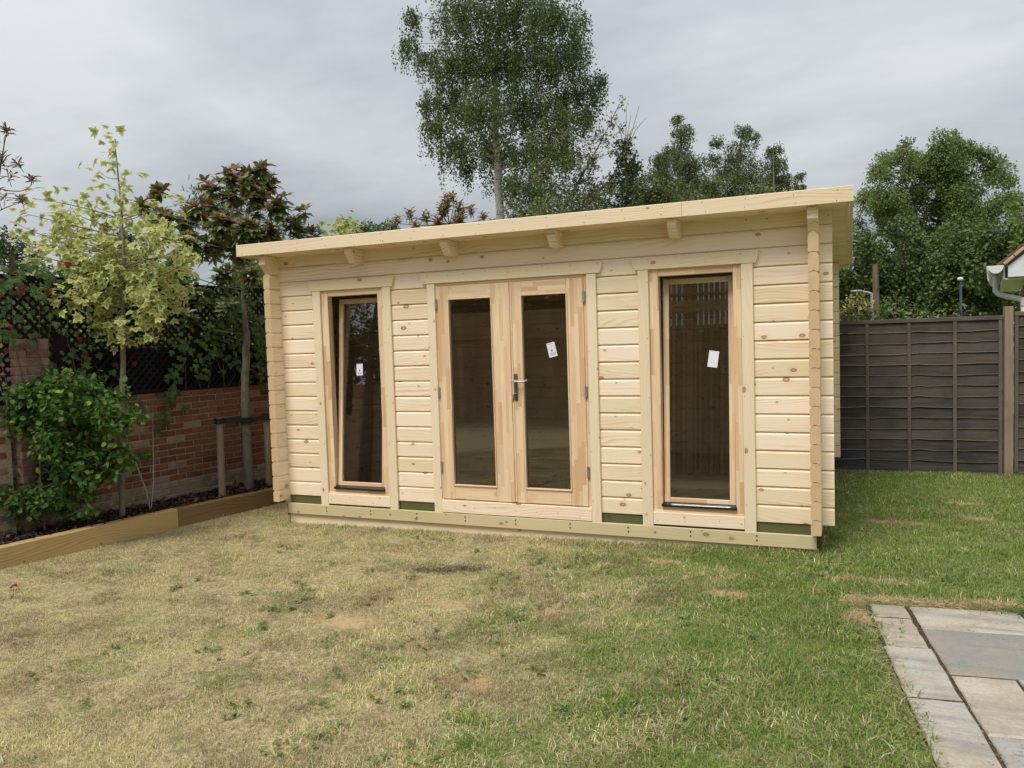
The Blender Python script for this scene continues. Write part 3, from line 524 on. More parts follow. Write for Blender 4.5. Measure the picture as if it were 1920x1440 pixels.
B_BIRCH = barkmat('birch_bark', (0.52, 0.49, 0.44), (0.09, 0.08, 0.07), 6.0, True)
B_GREY = barkmat('grey_bark', (0.20, 0.175, 0.145), (0.11, 0.095, 0.075), 30.0)
B_BROWN = barkmat('brown_bark', (0.10, 0.075, 0.05), (0.045, 0.033, 0.022), 22.0)
B_TWIG = barkmat('twig_bark', (0.14, 0.11, 0.085), (0.07, 0.05, 0.035), 40.0)
L_BIRCH = leafmat('birch_leaf', [(0.0, (0.055, 0.088, 0.028)), (0.5, (0.105, 0.155, 0.048)), (1.0, (0.20, 0.25, 0.085))], 0.42, 0.5)
L_BGB = leafmat('far_birch_leaf', [(0.0, (0.070, 0.108, 0.042)), (0.5, (0.125, 0.175, 0.063)), (1.0, (0.21, 0.26, 0.105))], 0.45, 0.55)
L_WILLOW = leafmat('willow_leaf', [(0.0, (0.079, 0.108, 0.037)), (0.5, (0.143, 0.179, 0.064)), (1.0, (0.272, 0.294, 0.122))], 0.35, 0.5)
L_IVY = leafmat('ivy_leaf', [(0.0, (0.029, 0.058, 0.018)), (0.6, (0.058, 0.107, 0.029)), (1.0, (0.221, 0.260, 0.072))], 0.2, 0.4)
L_POPLAR = leafmat('poplar_leaf', [(0.0, (0.098, 0.153, 0.044)), (0.5, (0.172, 0.242, 0.068)), (1.0, (0.276, 0.348, 0.116))], 0.45, 0.55)
L_DARK = leafmat('dark_tree_leaf', [(0.0, (0.041, 0.073, 0.022)), (0.5, (0.073, 0.121, 0.033)), (1.0, (0.147, 0.204, 0.055))], 0.25, 0.5)
L_CONIFER = leafmat('conifer_needle', [(0.0, (0.036, 0.073, 0.029)), (1.0, (0.091, 0.140, 0.055))], 0.15, 0.6)
L_HEDGE = leafmat('hedge_leaf', [(0.0, (0.062, 0.103, 0.027)), (1.0, (0.163, 0.225, 0.069))], 0.3, 0.5)
L_YELLOWBUSH = leafmat('bush_leaf', [(0.0, (0.040, 0.037, 0.021)), (0.55, (0.086, 0.098, 0.034)), (0.8, (0.310, 0.287, 0.081)), (1.0, (0.414, 0.380, 0.103))], 0.3, 0.5)
L_SHRUB = leafmat('shrub_leaf', [(0.0, (0.072, 0.118, 0.036)), (1.0, (0.198, 0.258, 0.090))], 0.3, 0.5)
L_MAPLE = leafmat('variegated_maple_leaf', [(0.0, (0.15, 0.24, 0.055)), (0.55, (0.27, 0.36, 0.090)), (1.0, (0.42, 0.46, 0.135))], 0.45, 0.5, edge=(0.60, 0.59, 0.235))
L_GREENMAPLE = leafmat('green_maple_leaf', [(0.0, (0.030, 0.070, 0.020)), (1.0, (0.055, 0.105, 0.03))], 0.3, 0.4)
L_RED = leafmat('evergreen_leaf', [(0.0, (0.17, 0.078, 0.036)), (0.30, (0.23, 0.115, 0.052)), (0.42, (0.115, 0.135, 0.043)), (0.75, (0.165, 0.215, 0.066)), (1.0, (0.27, 0.31, 0.12))], 0.38, 0.4, spec=0.5)
L_PHOT = leafmat('photinia_leaf', [(0.0, (0.34, 0.175, 0.095)), (0.4, (0.26, 0.19, 0.085)), (0.6, (0.15, 0.185, 0.063)), (1.0, (0.23, 0.27, 0.105))], 0.4, 0.45)
L_ROSE = leafmat('rose_leaf', [(0.0, (0.042, 0.098, 0.023)), (0.5, (0.078, 0.169, 0.039)), (0.9, (0.150, 0.254, 0.058)), (1.0, (0.338, 0.364, 0.078))], 0.35, 0.55, spec=0.15)
L_TWIG = leafmat('twig_leaf', [(0.0, (0.22, 0.105, 0.06)), (0.5, (0.17, 0.125, 0.06)), (1.0, (0.17, 0.19, 0.075))], 0.35, 0.5)
L_CREEPER = leafmat('creeper_leaf', [(0.0, (0.30, 0.018, 0.020)), (0.12, (0.17, 0.026, 0.018)), (0.22, (0.12, 0.050, 0.022)), (0.34, (0.09, 0.065, 0.022)), (0.42, (0.066, 0.116, 0.029)), (1.0, (0.132, 0.204, 0.053))], 0.35, 0.45)

# ------------------------------------------------------------------ leaves and plants
SHAPES = {
    'quad': (np.array([[0, 0, 0], [.5, .5, .10], [1, 0, 0], [.5, -.5, .10]]), np.array([[0, 1, 2], [0, 2, 3]]), None),
    'oval': (np.array([[0, 0, 0], [.28, .42, .06], [.68, .40, .03], [1, 0, -.12], [.68, -.40, .03], [.28, -.42, .06], [.5, 0, -.02]]),
             np.array([[0, 6, 1], [1, 6, 2], [2, 6, 3], [3, 6, 4], [4, 6, 5], [5, 6, 0]]), None),
    'maple': (np.array([[.42, 0, .03], [0, 0, 0], [.02, .30, -.02], [-.02, .52, -.08], [.25, .38, -.02], [.48, .56, -.10], [.55, .22, 0], [.78, .20, -.03], [1, 0, -.14],
                        [.78, -.20, -.03], [.55, -.22, 0], [.48, -.56, -.10], [.25, -.38, -.02], [-.02, -.52, -.08], [.02, -.30, -.02]]),
              np.array([[0, i, i + 1] for i in range(1, 14)] + [[0, 14, 1]]), np.array([0.] + [0.55] + [1.] * 13)),
    'needle': (np.array([[0, 0, 0], [.5, .5, 0], [1, 0, 0], [.5, -.5, 0]]), np.array([[0, 1, 2], [0, 2, 3]]), None),
}


def unit(a):
    return a / (np.linalg.norm(a, axis=-1, keepdims=True) + 1e-9)


class Leaves:
    def __init__(s, shape):
        s.T, s.Fc, s.E = SHAPES[shape]; s.P = []; s.A = []; s.Nn = []; s.L = []; s.Wd = []; s.t = []

    def add(s, P, A, Nn, L, W, tint):
        n = len(P)
        s.P.append(P); s.A.append(unit(A)); s.Nn.append(Nn)
        s.L.append(np.broadcast_to(L, n)); s.Wd.append(np.broadcast_to(W, n)); s.t.append(np.broadcast_to(tint, n))

    def get(s):
        P = np.concatenate(s.P); A = np.concatenate(s.A); Nn = np.concatenate(s.Nn)
        L = np.concatenate(s.L); W = np.concatenate(s.Wd); t = np.concatenate(s.t)
        S = unit(np.cross(Nn, A)); Nn = np.cross(A, S)
        T = s.T
        V = P[:, None] + T[None, :, 0:1] * L[:, None, None] * A[:, None] + T[None, :, 1:2] * W[:, None, None] * S[:, None] + T[None, :, 2:3] * L[:, None, None] * Nn[:, None]
        k = len(T); n = len(P)
        F = (np.arange(n)[:, None, None] * k + s.Fc[None]).reshape(-1, 3)
        tint = np.repeat(t, k)
        E = np.tile(s.E, n) if s.E is not None else np.zeros(n * k)
        return V.reshape(-1, 3), F, tint, E


def rdir(n, rng):
    return unit(rng.normal(size=(n, 3)))


def plant(name, label, cat, key, leafm, bark, shape='quad', L=0.06, W=0.045, dens=5.0, mode='round', group=None, seed=1,
          tint=None, sides=7, twig_r=0.006, flat=1.0, extra=None, shell=2.3, ground=-0.24, loc=None, kink=0.06):
    rng = np.random.default_rng(seed)
    clumps, trunk = TREES[key]
    clumps = np.array(clumps); trunk = np.array(trunk)
    base = np.array([trunk[0, 0], trunk[0, 1], ground])
    tk = trunk.copy(); tk[0, 2] = min(tk[0, 2], ground)
    root = empty(name, base); tag(root, label, cat, group)
    # trunk with a little wander
    m = 5
    pts, rad = [], []
    for i in range(len(tk) - 1):
        for q in range(m):
            f = q / m
            p = tk[i, :3] * (1 - f) + tk[i + 1, :3] * f
            pts.append(p + rng.normal(size=3) * tk[i, 3] * 0.10 * (1 if q else 0)); rad.append(tk[i, 3] * (1 - f) + tk[i + 1, 3] * f)
    pts.append(tk[-1, :3]); rad.append(tk[-1, 3])
    pts = np.array(pts); rad = np.array(rad)
    tb = Tubes(); tb.add(pts, rad, sides + 2)
    tw = Tubes(); lv = Leaves(shape)
    for c in clumps:
        ctr = c[:3]; r = c[3]
        # limb from the trunk up to the clump
        d = np.linalg.norm(pts - ctr, axis=1) + 1.5 * np.maximum(0, pts[:, 2] - (ctr[2] - 0.25 * np.linalg.norm(pts[:, :2] - ctr[:2], axis=1)))
        i0 = int(np.argmin(d)); p0 = pts[i0]
        ln = np.linalg.norm(ctr - p0)
        if ln > 0.05:
            r0 = min(rad[i0] * 0.6, 0.006 + 0.010 * ln) if mode != 'rosette' else min(rad[i0] * .7, .004 + 0.006 * ln)
            q = np.linspace(0, 1, 6)[:, None]
            mid = p0 * .5 + ctr * .5 + np.array([0, 0, (0.10 if mode == 'droop' else -0.05) * ln]) + rng.normal(size=3) * kink * ln
            cu = (1 - q) ** 2 * p0 + 2 * q * (1 - q) * mid + q ** 2 * ctr
            (tw if mode in ('droop', 'round') and L > .055 and shape == 'quad' else tb).add(cu, np.linspace(r0, max(0.002, r0 * .25), 6), 5)
        n = max(6, int(dens * (r / L) ** 2 * 4))
        if mode == 'round':
            ns = max(4, n // 14)
            dirs = rdir(ns, rng); rr = r * rng.uniform(0, 1, ns) ** (1 / shell)
            tips = ctr + dirs * rr[:, None] * np.array([1, 1, flat])
            for tp in tips[:14]:
                tw.add([ctr + rng.normal(size=3) * r * .08, (ctr + tp) / 2 + rng.normal(size=3) * r * .06, tp], [twig_r, twig_r * .7, twig_r * .35], 3)
            k = rng.integers(0, ns, n)
            P = tips[k] + rng.normal(size=(n, 3)) * max(L * .75, r * .13)
            out = unit(P - ctr)
            A = unit(out * .5 + rng.normal(size=(n, 3)) * .7 + np.array([0, 0, -.25]))
            Nn = unit(np.array([0, 0, .9]) + out * .4 + rng.normal(size=(n, 3)) * .55)
            ti = rng.uniform(0, 1, n) if tint is None else tint(rng, P, ctr, r, n)
            lv.add(P, A, Nn, L * rng.uniform(.65, 1.2, n), W * rng.uniform(.7, 1.2, n), ti)
        elif mode == 'droop':
            ns = max(5, n // 34)
            dirs = rdir(ns, rng); dirs[:, 2] = np.abs(dirs[:, 2]) * .8
            rr = r * rng.uniform(0, 1, ns) ** (1 / 2.0)
            tips = ctr + dirs * rr[:, None] * np.array([1, 1, .95])
            hl = rng.uniform(.2, 1.0, ns) ** 1.4 * (r * 1.5 + .22)
            for tp, h in list(zip(tips, hl))[:22]:
                off = rng.normal(size=3) * .05
                tw.add([ctr, (ctr + tp) / 2 + np.array([0, 0, .05]), tp, tp + off - np.array([0, 0, h * .5]), tp + off * 1.3 - np.array([0, 0, h])], [twig_r, twig_r * .8, twig_r * .6, twig_r * .4, twig_r * .25], 3)
            k = rng.integers(0, ns, n); f = rng.uniform(0, 1, n)
            P = tips[k] - np.stack([np.zeros(n), np.zeros(n), f * hl[k]], 1) + rng.normal(size=(n, 3)) * np.array([.040, .040, .04]) * (L / .05)
            A = unit(rng.normal(size=(n, 3)) * .6 + np.array([0, 0, -.9]))
            Nn = unit(rng.normal(size=(n, 3)) * .8 + np.array([0, 0, .35]) + unit(P - ctr) * .3)
            ti = rng.uniform(0, 1, n) if tint is None else tint(rng, P, ctr, r, n)
            lv.add(P, A, Nn, L * rng.uniform(.65, 1.2, n), W * rng.uniform(.7, 1.2, n), ti)
        elif mode == 'rosette':
            ns = max(1, int(dens * (r / 0.09) ** 2))
            dirs = rdir(ns, rng); dirs[:, 2] = dirs[:, 2] * .8 + .25
            tips = ctr + unit(dirs) * (r * rng.uniform(.2, 1, ns) ** .5)[:, None]
            for tp in tips:
                tw.add([ctr - np.array([0, 0, r * .4]), (ctr + tp) / 2, tp], [twig_r, twig_r * .8, twig_r * .6], 4)
                nl = rng.integers(6, 10)
                up = unit(unit(tp - ctr) * .5 + np.array([0, 0, .9]) + rng.normal(size=3) * .15)
                for ring in (0, 1):
                    th = np.arange(nl) * 2 * PI / nl + rng.uniform(0, 6)
                    a = unit(np.cross(up, [1, .2, .1])); b = np.cross(up, a)
                    rad_ = np.cos(th)[:, None] * a + np.sin(th)[:, None] * b
                    el = (rng.uniform(.1, 1.2, nl) if ring == 0 else rng.uniform(-.9, .3, nl))[:, None]
                    A = unit(rad_ + up * el); Nn = unit(up - rad_ * el * .8)
                    P = np.repeat((tp - up * (0.0 if ring == 0 else .045))[None], nl, 0)
                    t0 = tint(rng, tp, ctr, ring, nl)
                    lv.add(P, A, Nn, L * rng.uniform(.7, 1.15, nl), W * rng.uniform(.8, 1.1, nl), t0)
        elif mode == 'shoot':
            ns = max(2, int(dens * (r / 0.08) ** 2))
            for _ in range(ns):
                b0 = ctr + rng.normal(size=3) * r * .35 - np.array([0, 0, r * .9])
                tp = ctr + rdir(1, rng)[0] * r * .5 + np.array([0, 0, r * rng.uniform(.4, 1.0)])
                tw.add([b0, (b0 + tp) / 2 + rng.normal(size=3) * r * .08, tp], [twig_r, twig_r * .8, twig_r * .4], 4)
                nl = int(rng.integers(7, 13)); f = np.linspace(.25, 1, nl)[:, None]
                P = b0 * (1 - f) + tp * f
                up = unit(tp - b0); th = np.arange(nl) * 2.4 + rng.uniform(0, 6)
                a = unit(np.cross(up, [1, .2, .1])); b = np.cross(up, a)
                rad_ = np.cos(th)[:, None] * a + np.sin(th)[:, None] * b
                A = unit(rad_ + up * rng.uniform(.3, .9, nl)[:, None]); Nn = unit(up - rad_ * .5)
                ti = (1 - f[:, 0]) * .9 + rng.normal(size=nl) * .12 if tint is None else tint(rng, P, ctr, r, nl)
                lv.add(P, A, Nn, L * rng.uniform(.7, 1.15, nl), W * rng.uniform(.8, 1.1, nl), np.clip(ti, 0, 1))
    if extra: extra(rng, lv, tw, tb)
    tb.build('trunk', [bark], base, root)
    V, F, t, E = lv.get(); TV, TF = tw.get()
    nV = len(V)
    V2 = np.concatenate([V, TV]) if len(TV) else V
    faces = [F] + ([TF + nV] if len(TV) else [])
    mi = np.concatenate([np.zeros(len(F), int), np.ones(len(TF), int)])
    t2 = np.concatenate([np.clip(t, 0, 1), np.zeros(len(TV))]); E2 = np.concatenate([E, np.zeros(len(TV))])
    me = mesh_np('crown', V2 - base, faces, [leafm, B_TWIG if bark is not B_BIRCH else B_BROWN], mi, False, {'tint': ('FLOAT', t2), 'edge': ('FLOAT', E2)})
    o = place(bpy.data.objects.new('crown', me), base, root); tag(o, kind='stuff')
    return root


# ------------------------------------------------------------------ ground, lawn, bed
def gz(x, y):
    """height of the lawn: falls gently to the left, a little uneven"""
    x = np.asarray(x, float); y = np.asarray(y, float)
    return -0.272 + 0.066 * np.clip(x / 4.7, -0.3, 1.05) + 0.004 * np.sin(x * 1.7 + y * .9) + 0.003 * np.sin(y * 2.3 - x * .7)


def sleeper_x(y):
    y = np.asarray(y, float)
    return np.where(y < -0.403, -1.278 + (y + 1.979) * 0.1637, -1.02 + (y + 0.403) * 0.2096)


SPOTS = [(3.28, -1.70, .18, .09), (4.25, -1.11, .20, .07), (3.69, -.47, .20, .06), (2.54, -.33, .12, .05), (5.09, -.61, .30, .07), (5.30, 1.17, .28, .09), (5.88, 1.49, .16, .07),
         (4.97, -1.03, .14, .09), (4.99, -1.33, .08, .16), (5.3, -.96, .4, .07), (5.75, -.88, .28, .06), (1.68, -.77, .16, .06), (2.6, -1.75, .22, .12), (5.86, 2.09, .25, .05), (3.3, -2.75, .16, .10), (2.2, -2.2, .3, .14)]


def lawn_group():
    """dryness of the lawn at a place: straw on the left, green on the right, with scorched spots"""
    g = bpy.data.node_groups.new('lawn_dryness', 'ShaderNodeTree')
    g.interface.new_socket('Dry', in_out='OUTPUT', socket_type='NodeSocketFloat')
    g.interface.new_socket('Spot', in_out='OUTPUT', socket_type='NodeSocketFloat')
    g.interface.new_socket('Patch', in_out='OUTPUT', socket_type='NodeSocketFloat')
    go = g.nodes.new('NodeGroupOutput')
    p = N(g, 'ShaderNodeNewGeometry').outputs['Position']
    s = N(g, 'ShaderNodeSeparateXYZ', {0: p})
    flat = VM(g, 'MULTIPLY', p, (1, 1, 0))
    a = N(g, 'ShaderNodeTexNoise', {'Vector': flat, 'Scale': 0.9, 'Detail': 4.0, 'Roughness': 0.6}).outputs[0]
    b = N(g, 'ShaderNodeTexNoise', {'Vector': flat, 'Scale': 4.5, 'Detail': 4.0, 'Roughness': 0.65}).outputs[0]
    # green towards +x, and slightly towards +y
    u = M2(g, 'ADD', s.outputs[0], M2(g, 'MULTIPLY', M2(g, 'SUBTRACT', a, 0.5), 3.2))
    u = M2(g, 'ADD', u, M2(g, 'MULTIPLY', M2(g, 'SUBTRACT', b, 0.5), 2.2))
    u = M2(g, 'ADD', u, M2(g, 'MULTIPLY', s.outputs[1], 0.10))
    green = SS(g, u, 2.45, 4.5)
    dry = M2(g, 'SUBTRACT', 0.86, M2(g, 'MULTIPLY', green, 0.74))
    b2 = N(g, 'ShaderNodeTexNoise', {'Vector': flat, 'Scale': 11.0, 'Detail': 3.0, 'Roughness': 0.6}).outputs[0]
    b3 = N(g, 'ShaderNodeTexNoise', {'Vector': VM(g, 'MULTIPLY', flat, (1.0, 1.6, 1.0)), 'Scale': 2.1, 'Detail': 5.0, 'Roughness': 0.65}).outputs[0]
    dry = M2(g, 'SUBTRACT', dry, M2(g, 'MULTIPLY', SS(g, b3, 0.48, 0.68), 0.42))
    dry = M2(g, 'ADD', dry, M2(g, 'MULTIPLY', M2(g, 'SUBTRACT', b2, 0.5), 0.55))
    dry = M2(g, 'MINIMUM', dry, 0.96)
    spot = None
    for (x, y, rx, ry) in SPOTS:
        d = VM(g, 'MULTIPLY', VM(g, 'SUBTRACT', flat, (x, y, 0)), (1 / rx, 1 / ry, 0))
        ln = N(g, 'ShaderNodeVectorMath', {0: d}, operation='LENGTH').outputs['Value']
        v = M2(g, 'SUBTRACT', 1.0, SS(g, M2(g, 'ADD', ln, M2(g, 'MULTIPLY', M2(g, 'SUBTRACT', b, 0.5), 1.6)), 0.45, 1.15))
        spot = v if spot is None else M2(g, 'MAXIMUM', spot, v)
    g.links.new(M2(g, 'MAXIMUM', dry, spot, clamp=True), go.inputs[0]); g.links.new(spot, go.inputs[1])
    pt = N(g, 'ShaderNodeTexNoise', {'Vector': flat, 'Scale': 2.2, 'Detail': 5.0, 'Roughness': 0.6}).outputs[0]
    g.links.new(pt, go.inputs[2])
    return g


LAWN = lawn_group()


def lawn_material(name, blade):
    m, nt, out = mat(name)
    gn = nt.nodes.new('ShaderNodeGroup'); gn.node_tree = LAWN
    dry, spot, patch = gn.outputs
    if blade:
        t = N(nt, 'ShaderNodeAttribute', attribute_name='tint').outputs['Fac']
        t2 = N(nt, 'ShaderNodeAttribute', attribute_name='tint2').outputs['Fac']
        g = RAMP(nt, t2, [(0.0, (0.130, 0.195, 0.038)), (0.5, (0.225, 0.305, 0.070)), (1.0, (0.40, 0.44, 0.15))])
        d = RAMP(nt, t2, [(0.0, (0.32, 0.255, 0.145)), (0.45, (0.60, 0.505, 0.295)), (0.8, (0.76, 0.665, 0.41)), (1.0, (0.86, 0.79, 0.55))])
        pg = RAMP(nt, patch, [(0.36, (0.58, 0.52, 0.56)), (0.45, (0.86, 0.81, 0.84)), (0.53, (1.0, 1.0, 1.0)), (0.62, (1.12, 1.16, 1.02))])
        d = VM(nt, 'MULTIPLY', d, pg)
        d = MIX(nt, M2(nt, 'MULTIPLY', spot, 0.5), d, (0.50, 0.37, 0.20))
        f = SS(nt, M2(nt, 'SUBTRACT', dry, t), -0.06, 0.06)
        c = MIX(nt, f, g, d)
        p = pbsdf(nt, out, c, 0.6, 0.2)
        tl = N(nt, 'ShaderNodeBsdfTranslucent', {0: c})
        mx = N(nt, 'ShaderNodeMixShader', {0: 0.42, 1: p.outputs[0], 2: tl.outputs[0]})
        nt.links.new(mx.outputs[0], out.inputs[0])
    else:
        p = N(nt, 'ShaderNodeNewGeometry').outputs['Position']
        n = N(nt, 'ShaderNodeTexNoise', {'Vector': p, 'Scale': 38.0, 'Detail': 6.0, 'Roughness': 0.7}).outputs[0]
        gcol = RAMP(nt, n, [(0.35, (0.085, 0.115, 0.030)), (0.65, (0.22, 0.28, 0.075))])
        dcol = RAMP(nt, n, [(0.32, (0.20, 0.155, 0.09)), (0.66, (0.58, 0.475, 0.275))])
        c = MIX(nt, dry, gcol, dcol)
        c = MIX(nt, M2(nt, 'MULTIPLY', spot, 0.7), c, (0.44, 0.31, 0.165))
        b = N(nt, 'ShaderNodeBump', {'Strength': 0.6, 'Distance': 0.02, 'Height': n}).outputs[0]
        pbsdf(nt, out, c, 0.9, 0.1, 0, b)
    return m


M_LAWN = lawn_material('lawn_turf', False)
M_BLADE = lawn_material('grass_blade', True)
M_SOIL = plain('dark_soil', (0.030, 0.021, 0.014), 0.95, 0.1, 0, 0.5, 30, 0.8)


def sheet(name, xs, ys, zf, m, kind='structure'):
    X, Y = np.meshgrid(xs, ys); Z = zf(X, Y)
    V = np.stack([X, Y, Z], -1).reshape(-1, 3); nx = len(xs)
    i = np.arange(len(ys) - 1)[:, None] * nx; j = np.arange(nx - 1)[None]
    F = np.stack([i + j, i + j + 1, i + nx + j + 1, i + nx + j], -1).reshape(-1, 4)
    o = bpy.data.objects.new(name, mesh_np(name, V, [F], [m], None, True)); place(o)
    tag(o, kind=kind)
    return o


_x = np.concatenate([np.array([-220., -90, -40, -20, -10, -6, -4, -2.5]), np.arange(-2, 9.01, .16), np.array([10., 13, 18, 30, 60, 120, 220])])
_y = np.concatenate([np.array([-60., -30, -18, -12, -9]), np.arange(-8, 4.4, .16), np.array([5., 6.5, 9, 13, 20, 35, 70, 140, 300])])
lawn = sheet('lawn_ground', _x, _y, gz, M_LAWN); lawn['label'] = 'mown lawn, straw dry on the left and green on the right'
# planting bed behind the sleepers, soil level with their tops
wall_x = lambda y: -1.58 + (y + 0.05) * 0.115
V, F = [], []
ys = np.arange(-3.2, 3.2, .12)
for i, y in enumerate(ys):
    xs_ = np.linspace(wall_x(y) - .03 if y > -1.1 else -2.6, sleeper_x(y) - .03, 9)
    for k, x in enumerate(xs_): V.append((x, y, -0.145 + 0.018 * math.sin(7 * x + 5 * y) + 0.012 * math.sin(13 * y) + random.uniform(-.008, .008)))
n_ = 9
F = [[i * n_ + k, i * n_ + k + 1, (i + 1) * n_ + k + 1, (i + 1) * n_ + k] for i in range(len(ys) - 1) for k in range(n_ - 1)]
o = place(bpy.data.objects.new('planting_bed', mesh_np('planting_bed', np.array(V), [np.array(F)], [M_SOIL], None, True))); tag(o, 'dark soil bed behind the timber sleepers', kind='structure')

# bark mulch and dead leaves on the bed
lv = Leaves('oval')
n = 5200
yy = RNG.uniform(-2.6, 2.2, n); lo = np.where(yy > -1.1, wall_x(yy), -2.2); xx = lo + RNG.uniform(0.02, 1, n) * (sleeper_x(yy) - .06 - lo)
P = np.stack([xx, yy, -0.14 + RNG.uniform(0, .028, n)], 1)
lv.add(P, rdir(n, RNG) * np.array([1, 1, .35]), unit(np.array([0, 0, 1.]) + RNG.normal(size=(n, 3)) * .45), RNG.uniform(.025, .075, n), RNG.uniform(.015, .045, n), RNG.uniform(0, 1, n) ** 1.6)
M_MULCH = leafmat('bark_mulch', [(0.0, (0.022, 0.014, 0.010)), (0.55, (0.060, 0.034, 0.022)), (0.85, (0.13, 0.075, 0.045)), (1.0, (0.20, 0.13, 0.085))], 0.0, 0.85)
V, F, t, E = lv.get()
o = place(bpy.data.objects.new('bark_mulch', mesh_np('bark_mulch', V, [F], [M_MULCH], None, False, {'tint': ('FLOAT', t)})))
tag(o, 'dark bark mulch and dead leaves strewn over the planting bed', 'mulch', kind='stuff')

# sleepers
def sleeper(label, y0, y1, m, x0=None, x1=None):
    xa = float(sleeper_x(y0)); xb = float(sleeper_x(y1))
    ln = math.hypot(xb - xa, y1 - y0); ang = math.atan2(y1 - y0, xb - xa)
    w = Wood(); w.box((0, 0, 0), (ln - .004, .10, .19), 'x', .006)
    mx = (xa + xb) / 2 - .05 * math.sin(ang); my = (y0 + y1) / 2 + .05 * math.cos(ang)
    o = w.build('timber_sleeper', [m, m], (0, 0, 0)); o.location = (mx, my, -.205); o.rotation_euler = (0, 0, ang)
    tag(o, label, 'sleeper', 'timber sleepers edging the planting bed')


sleeper('golden brown timber sleeper lying in front of the rose bush', -3.0, -.403, M_SLEEPER)
sleeper('dark brown timber sleeper running up to the shed corner', -.403, 1.9, M_SLEEPER2)

# ------------------------------------------------------------------ patio
def slab_mat():
    m, nt, out = mat('sandstone_slab')
    t = N(nt, 'ShaderNodeTexCoord').outputs['Object']
    oi = N(nt, 'ShaderNodeObjectInfo').outputs
    col = oi['Color']
    v = VM(nt, 'ADD', t, VM(nt, 'MULTIPLY', N(nt, 'ShaderNodeCombineXYZ', {0: oi['Random'], 1: oi['Random'], 2: oi['Random']}).outputs[0], (13, 31, 7)))
    a = N(nt, 'ShaderNodeTexNoise', {'Vector': v, 'Scale': 4.0, 'Detail': 6.0, 'Roughness': 0.6, 'Distortion': 0.8}).outputs[0]
    st = N(nt, 'ShaderNodeTexNoise', {'Vector': VM(nt, 'MULTIPLY', v, (1.6, 12.0, 1.0)), 'Scale': 1.0, 'Detail': 5.0, 'Roughness': 0.6}).outputs[0]
    f = N(nt, 'ShaderNodeTexNoise', {'Vector': v, 'Scale': 55.0, 'Detail': 4.0, 'Roughness': 0.7}).outputs[0]
    c = MIX(nt, M2(nt, 'MULTIPLY', SS(nt, a, 0.40, 0.64), 0.65), col, (0.33, 0.265, 0.19))
    c = MIX(nt, M2(nt, 'MULTIPLY', SS(nt, st, 0.43, 0.68), 0.6), c, (0.20, 0.198, 0.19))
    c = MIX(nt, M2(nt, 'MULTIPLY', SS(nt, f, 0.40, 0.62), 0.25), c, (0.17, 0.155, 0.135))
    sp = N(nt, 'ShaderNodeTexNoise', {'Vector': v, 'Scale': 60.0, 'Detail': 2.0, 'Roughness': 0.5}).outputs[0]
    spm = N(nt, 'ShaderNodeTexNoise', {'Vector': v, 'Scale': 3.0, 'Detail': 2.0}).outputs[0]
    c = MIX(nt, M2(nt, 'MULTIPLY', M2(nt, 'MULTIPLY', SS(nt, sp, 0.60, 0.70), SS(nt, spm, 0.45, 0.6)), 0.6), c, (0.065, 0.06, 0.06))
    b = N(nt, 'ShaderNodeBump', {'Strength': 0.35, 'Distance': 0.008, 'Height': M2(nt, 'ADD', M2(nt, 'MULTIPLY', f, .4), a)}).outputs[0]
    pbsdf(nt, out, c, 0.75, 0.25, 0, b)
    return m


M_SLAB = slab_mat()
P_O = np.array([5.053, -1.105]); P_U = np.array([.9925, .122]); P_V = np.array([.118, -.993])
SLABS = [  # u0, u1, v0, v1 (metres along the patio's own axes), colour
    (-.01, .185, .0, .205, (0.33, 0.305, 0.265)), (-.02, .185, .205, .64, (0.36, 0.325, 0.285)), (-.03, .195, .64, 1.23, (0.36, 0.355, 0.34)),
    (-.03, .20, 1.23, 1.85, (0.38, 0.36, 0.335)), (-.03, .20, 1.85, 2.5, (0.35, 0.34, 0.32)),
    (.20, .765, .0, .365, (0.385, 0.36, 0.325)), (.20, .90, .365, .95, (0.205, 0.21, 0.215)), (.205, .475, .95, 1.53, (0.395, 0.365, 0.325)),
    (.475, .95, .95, 1.45, (0.29, 0.295, 0.30)), (.205, .60, 1.53, 2.2, (0.30, 0.305, 0.305)), (.765, 1.3, .0, .365, (0.34, 0.32, 0.29)), (.90, 1.4, .365, .95, (0.36, 0.34, 0.31)),
    (.475, 1.2, 1.45, 1.53, (0.30, 0.29, 0.27)), (.60, 1.2, 1.53, 2.2, (0.36, 0.34, 0.31)), (.205, .8, 2.2, 2.9, (0.33, 0.32, 0.30)), (.95, 1.5, .95, 1.45, (0.35, 0.33, 0.30))]
patio = empty('stone_patio', (5.4, -1.7, -.21)); tag(patio, 'patio of grey and buff sandstone slabs in the lawn corner', 'patio')
SL_LABEL = {6: 'dark grey slab', 5: 'wide buff slab at the back edge', 7: 'cream slab'}
def in_patio(x, y, mg=0.0):
    A = np.array([[P_U[0], P_V[0]], [P_U[1], P_V[1]]]); I = np.linalg.inv(A)
    q = np.stack([np.asarray(x) - P_O[0], np.asarray(y) - P_O[1]], 0); l = I @ q.reshape(2, -1)
    return ((l[0] > -.025 - mg) & (l[1] > -.0 - mg) & (l[0] < 3) & (l[1] < 3.5)).reshape(np.shape(x))


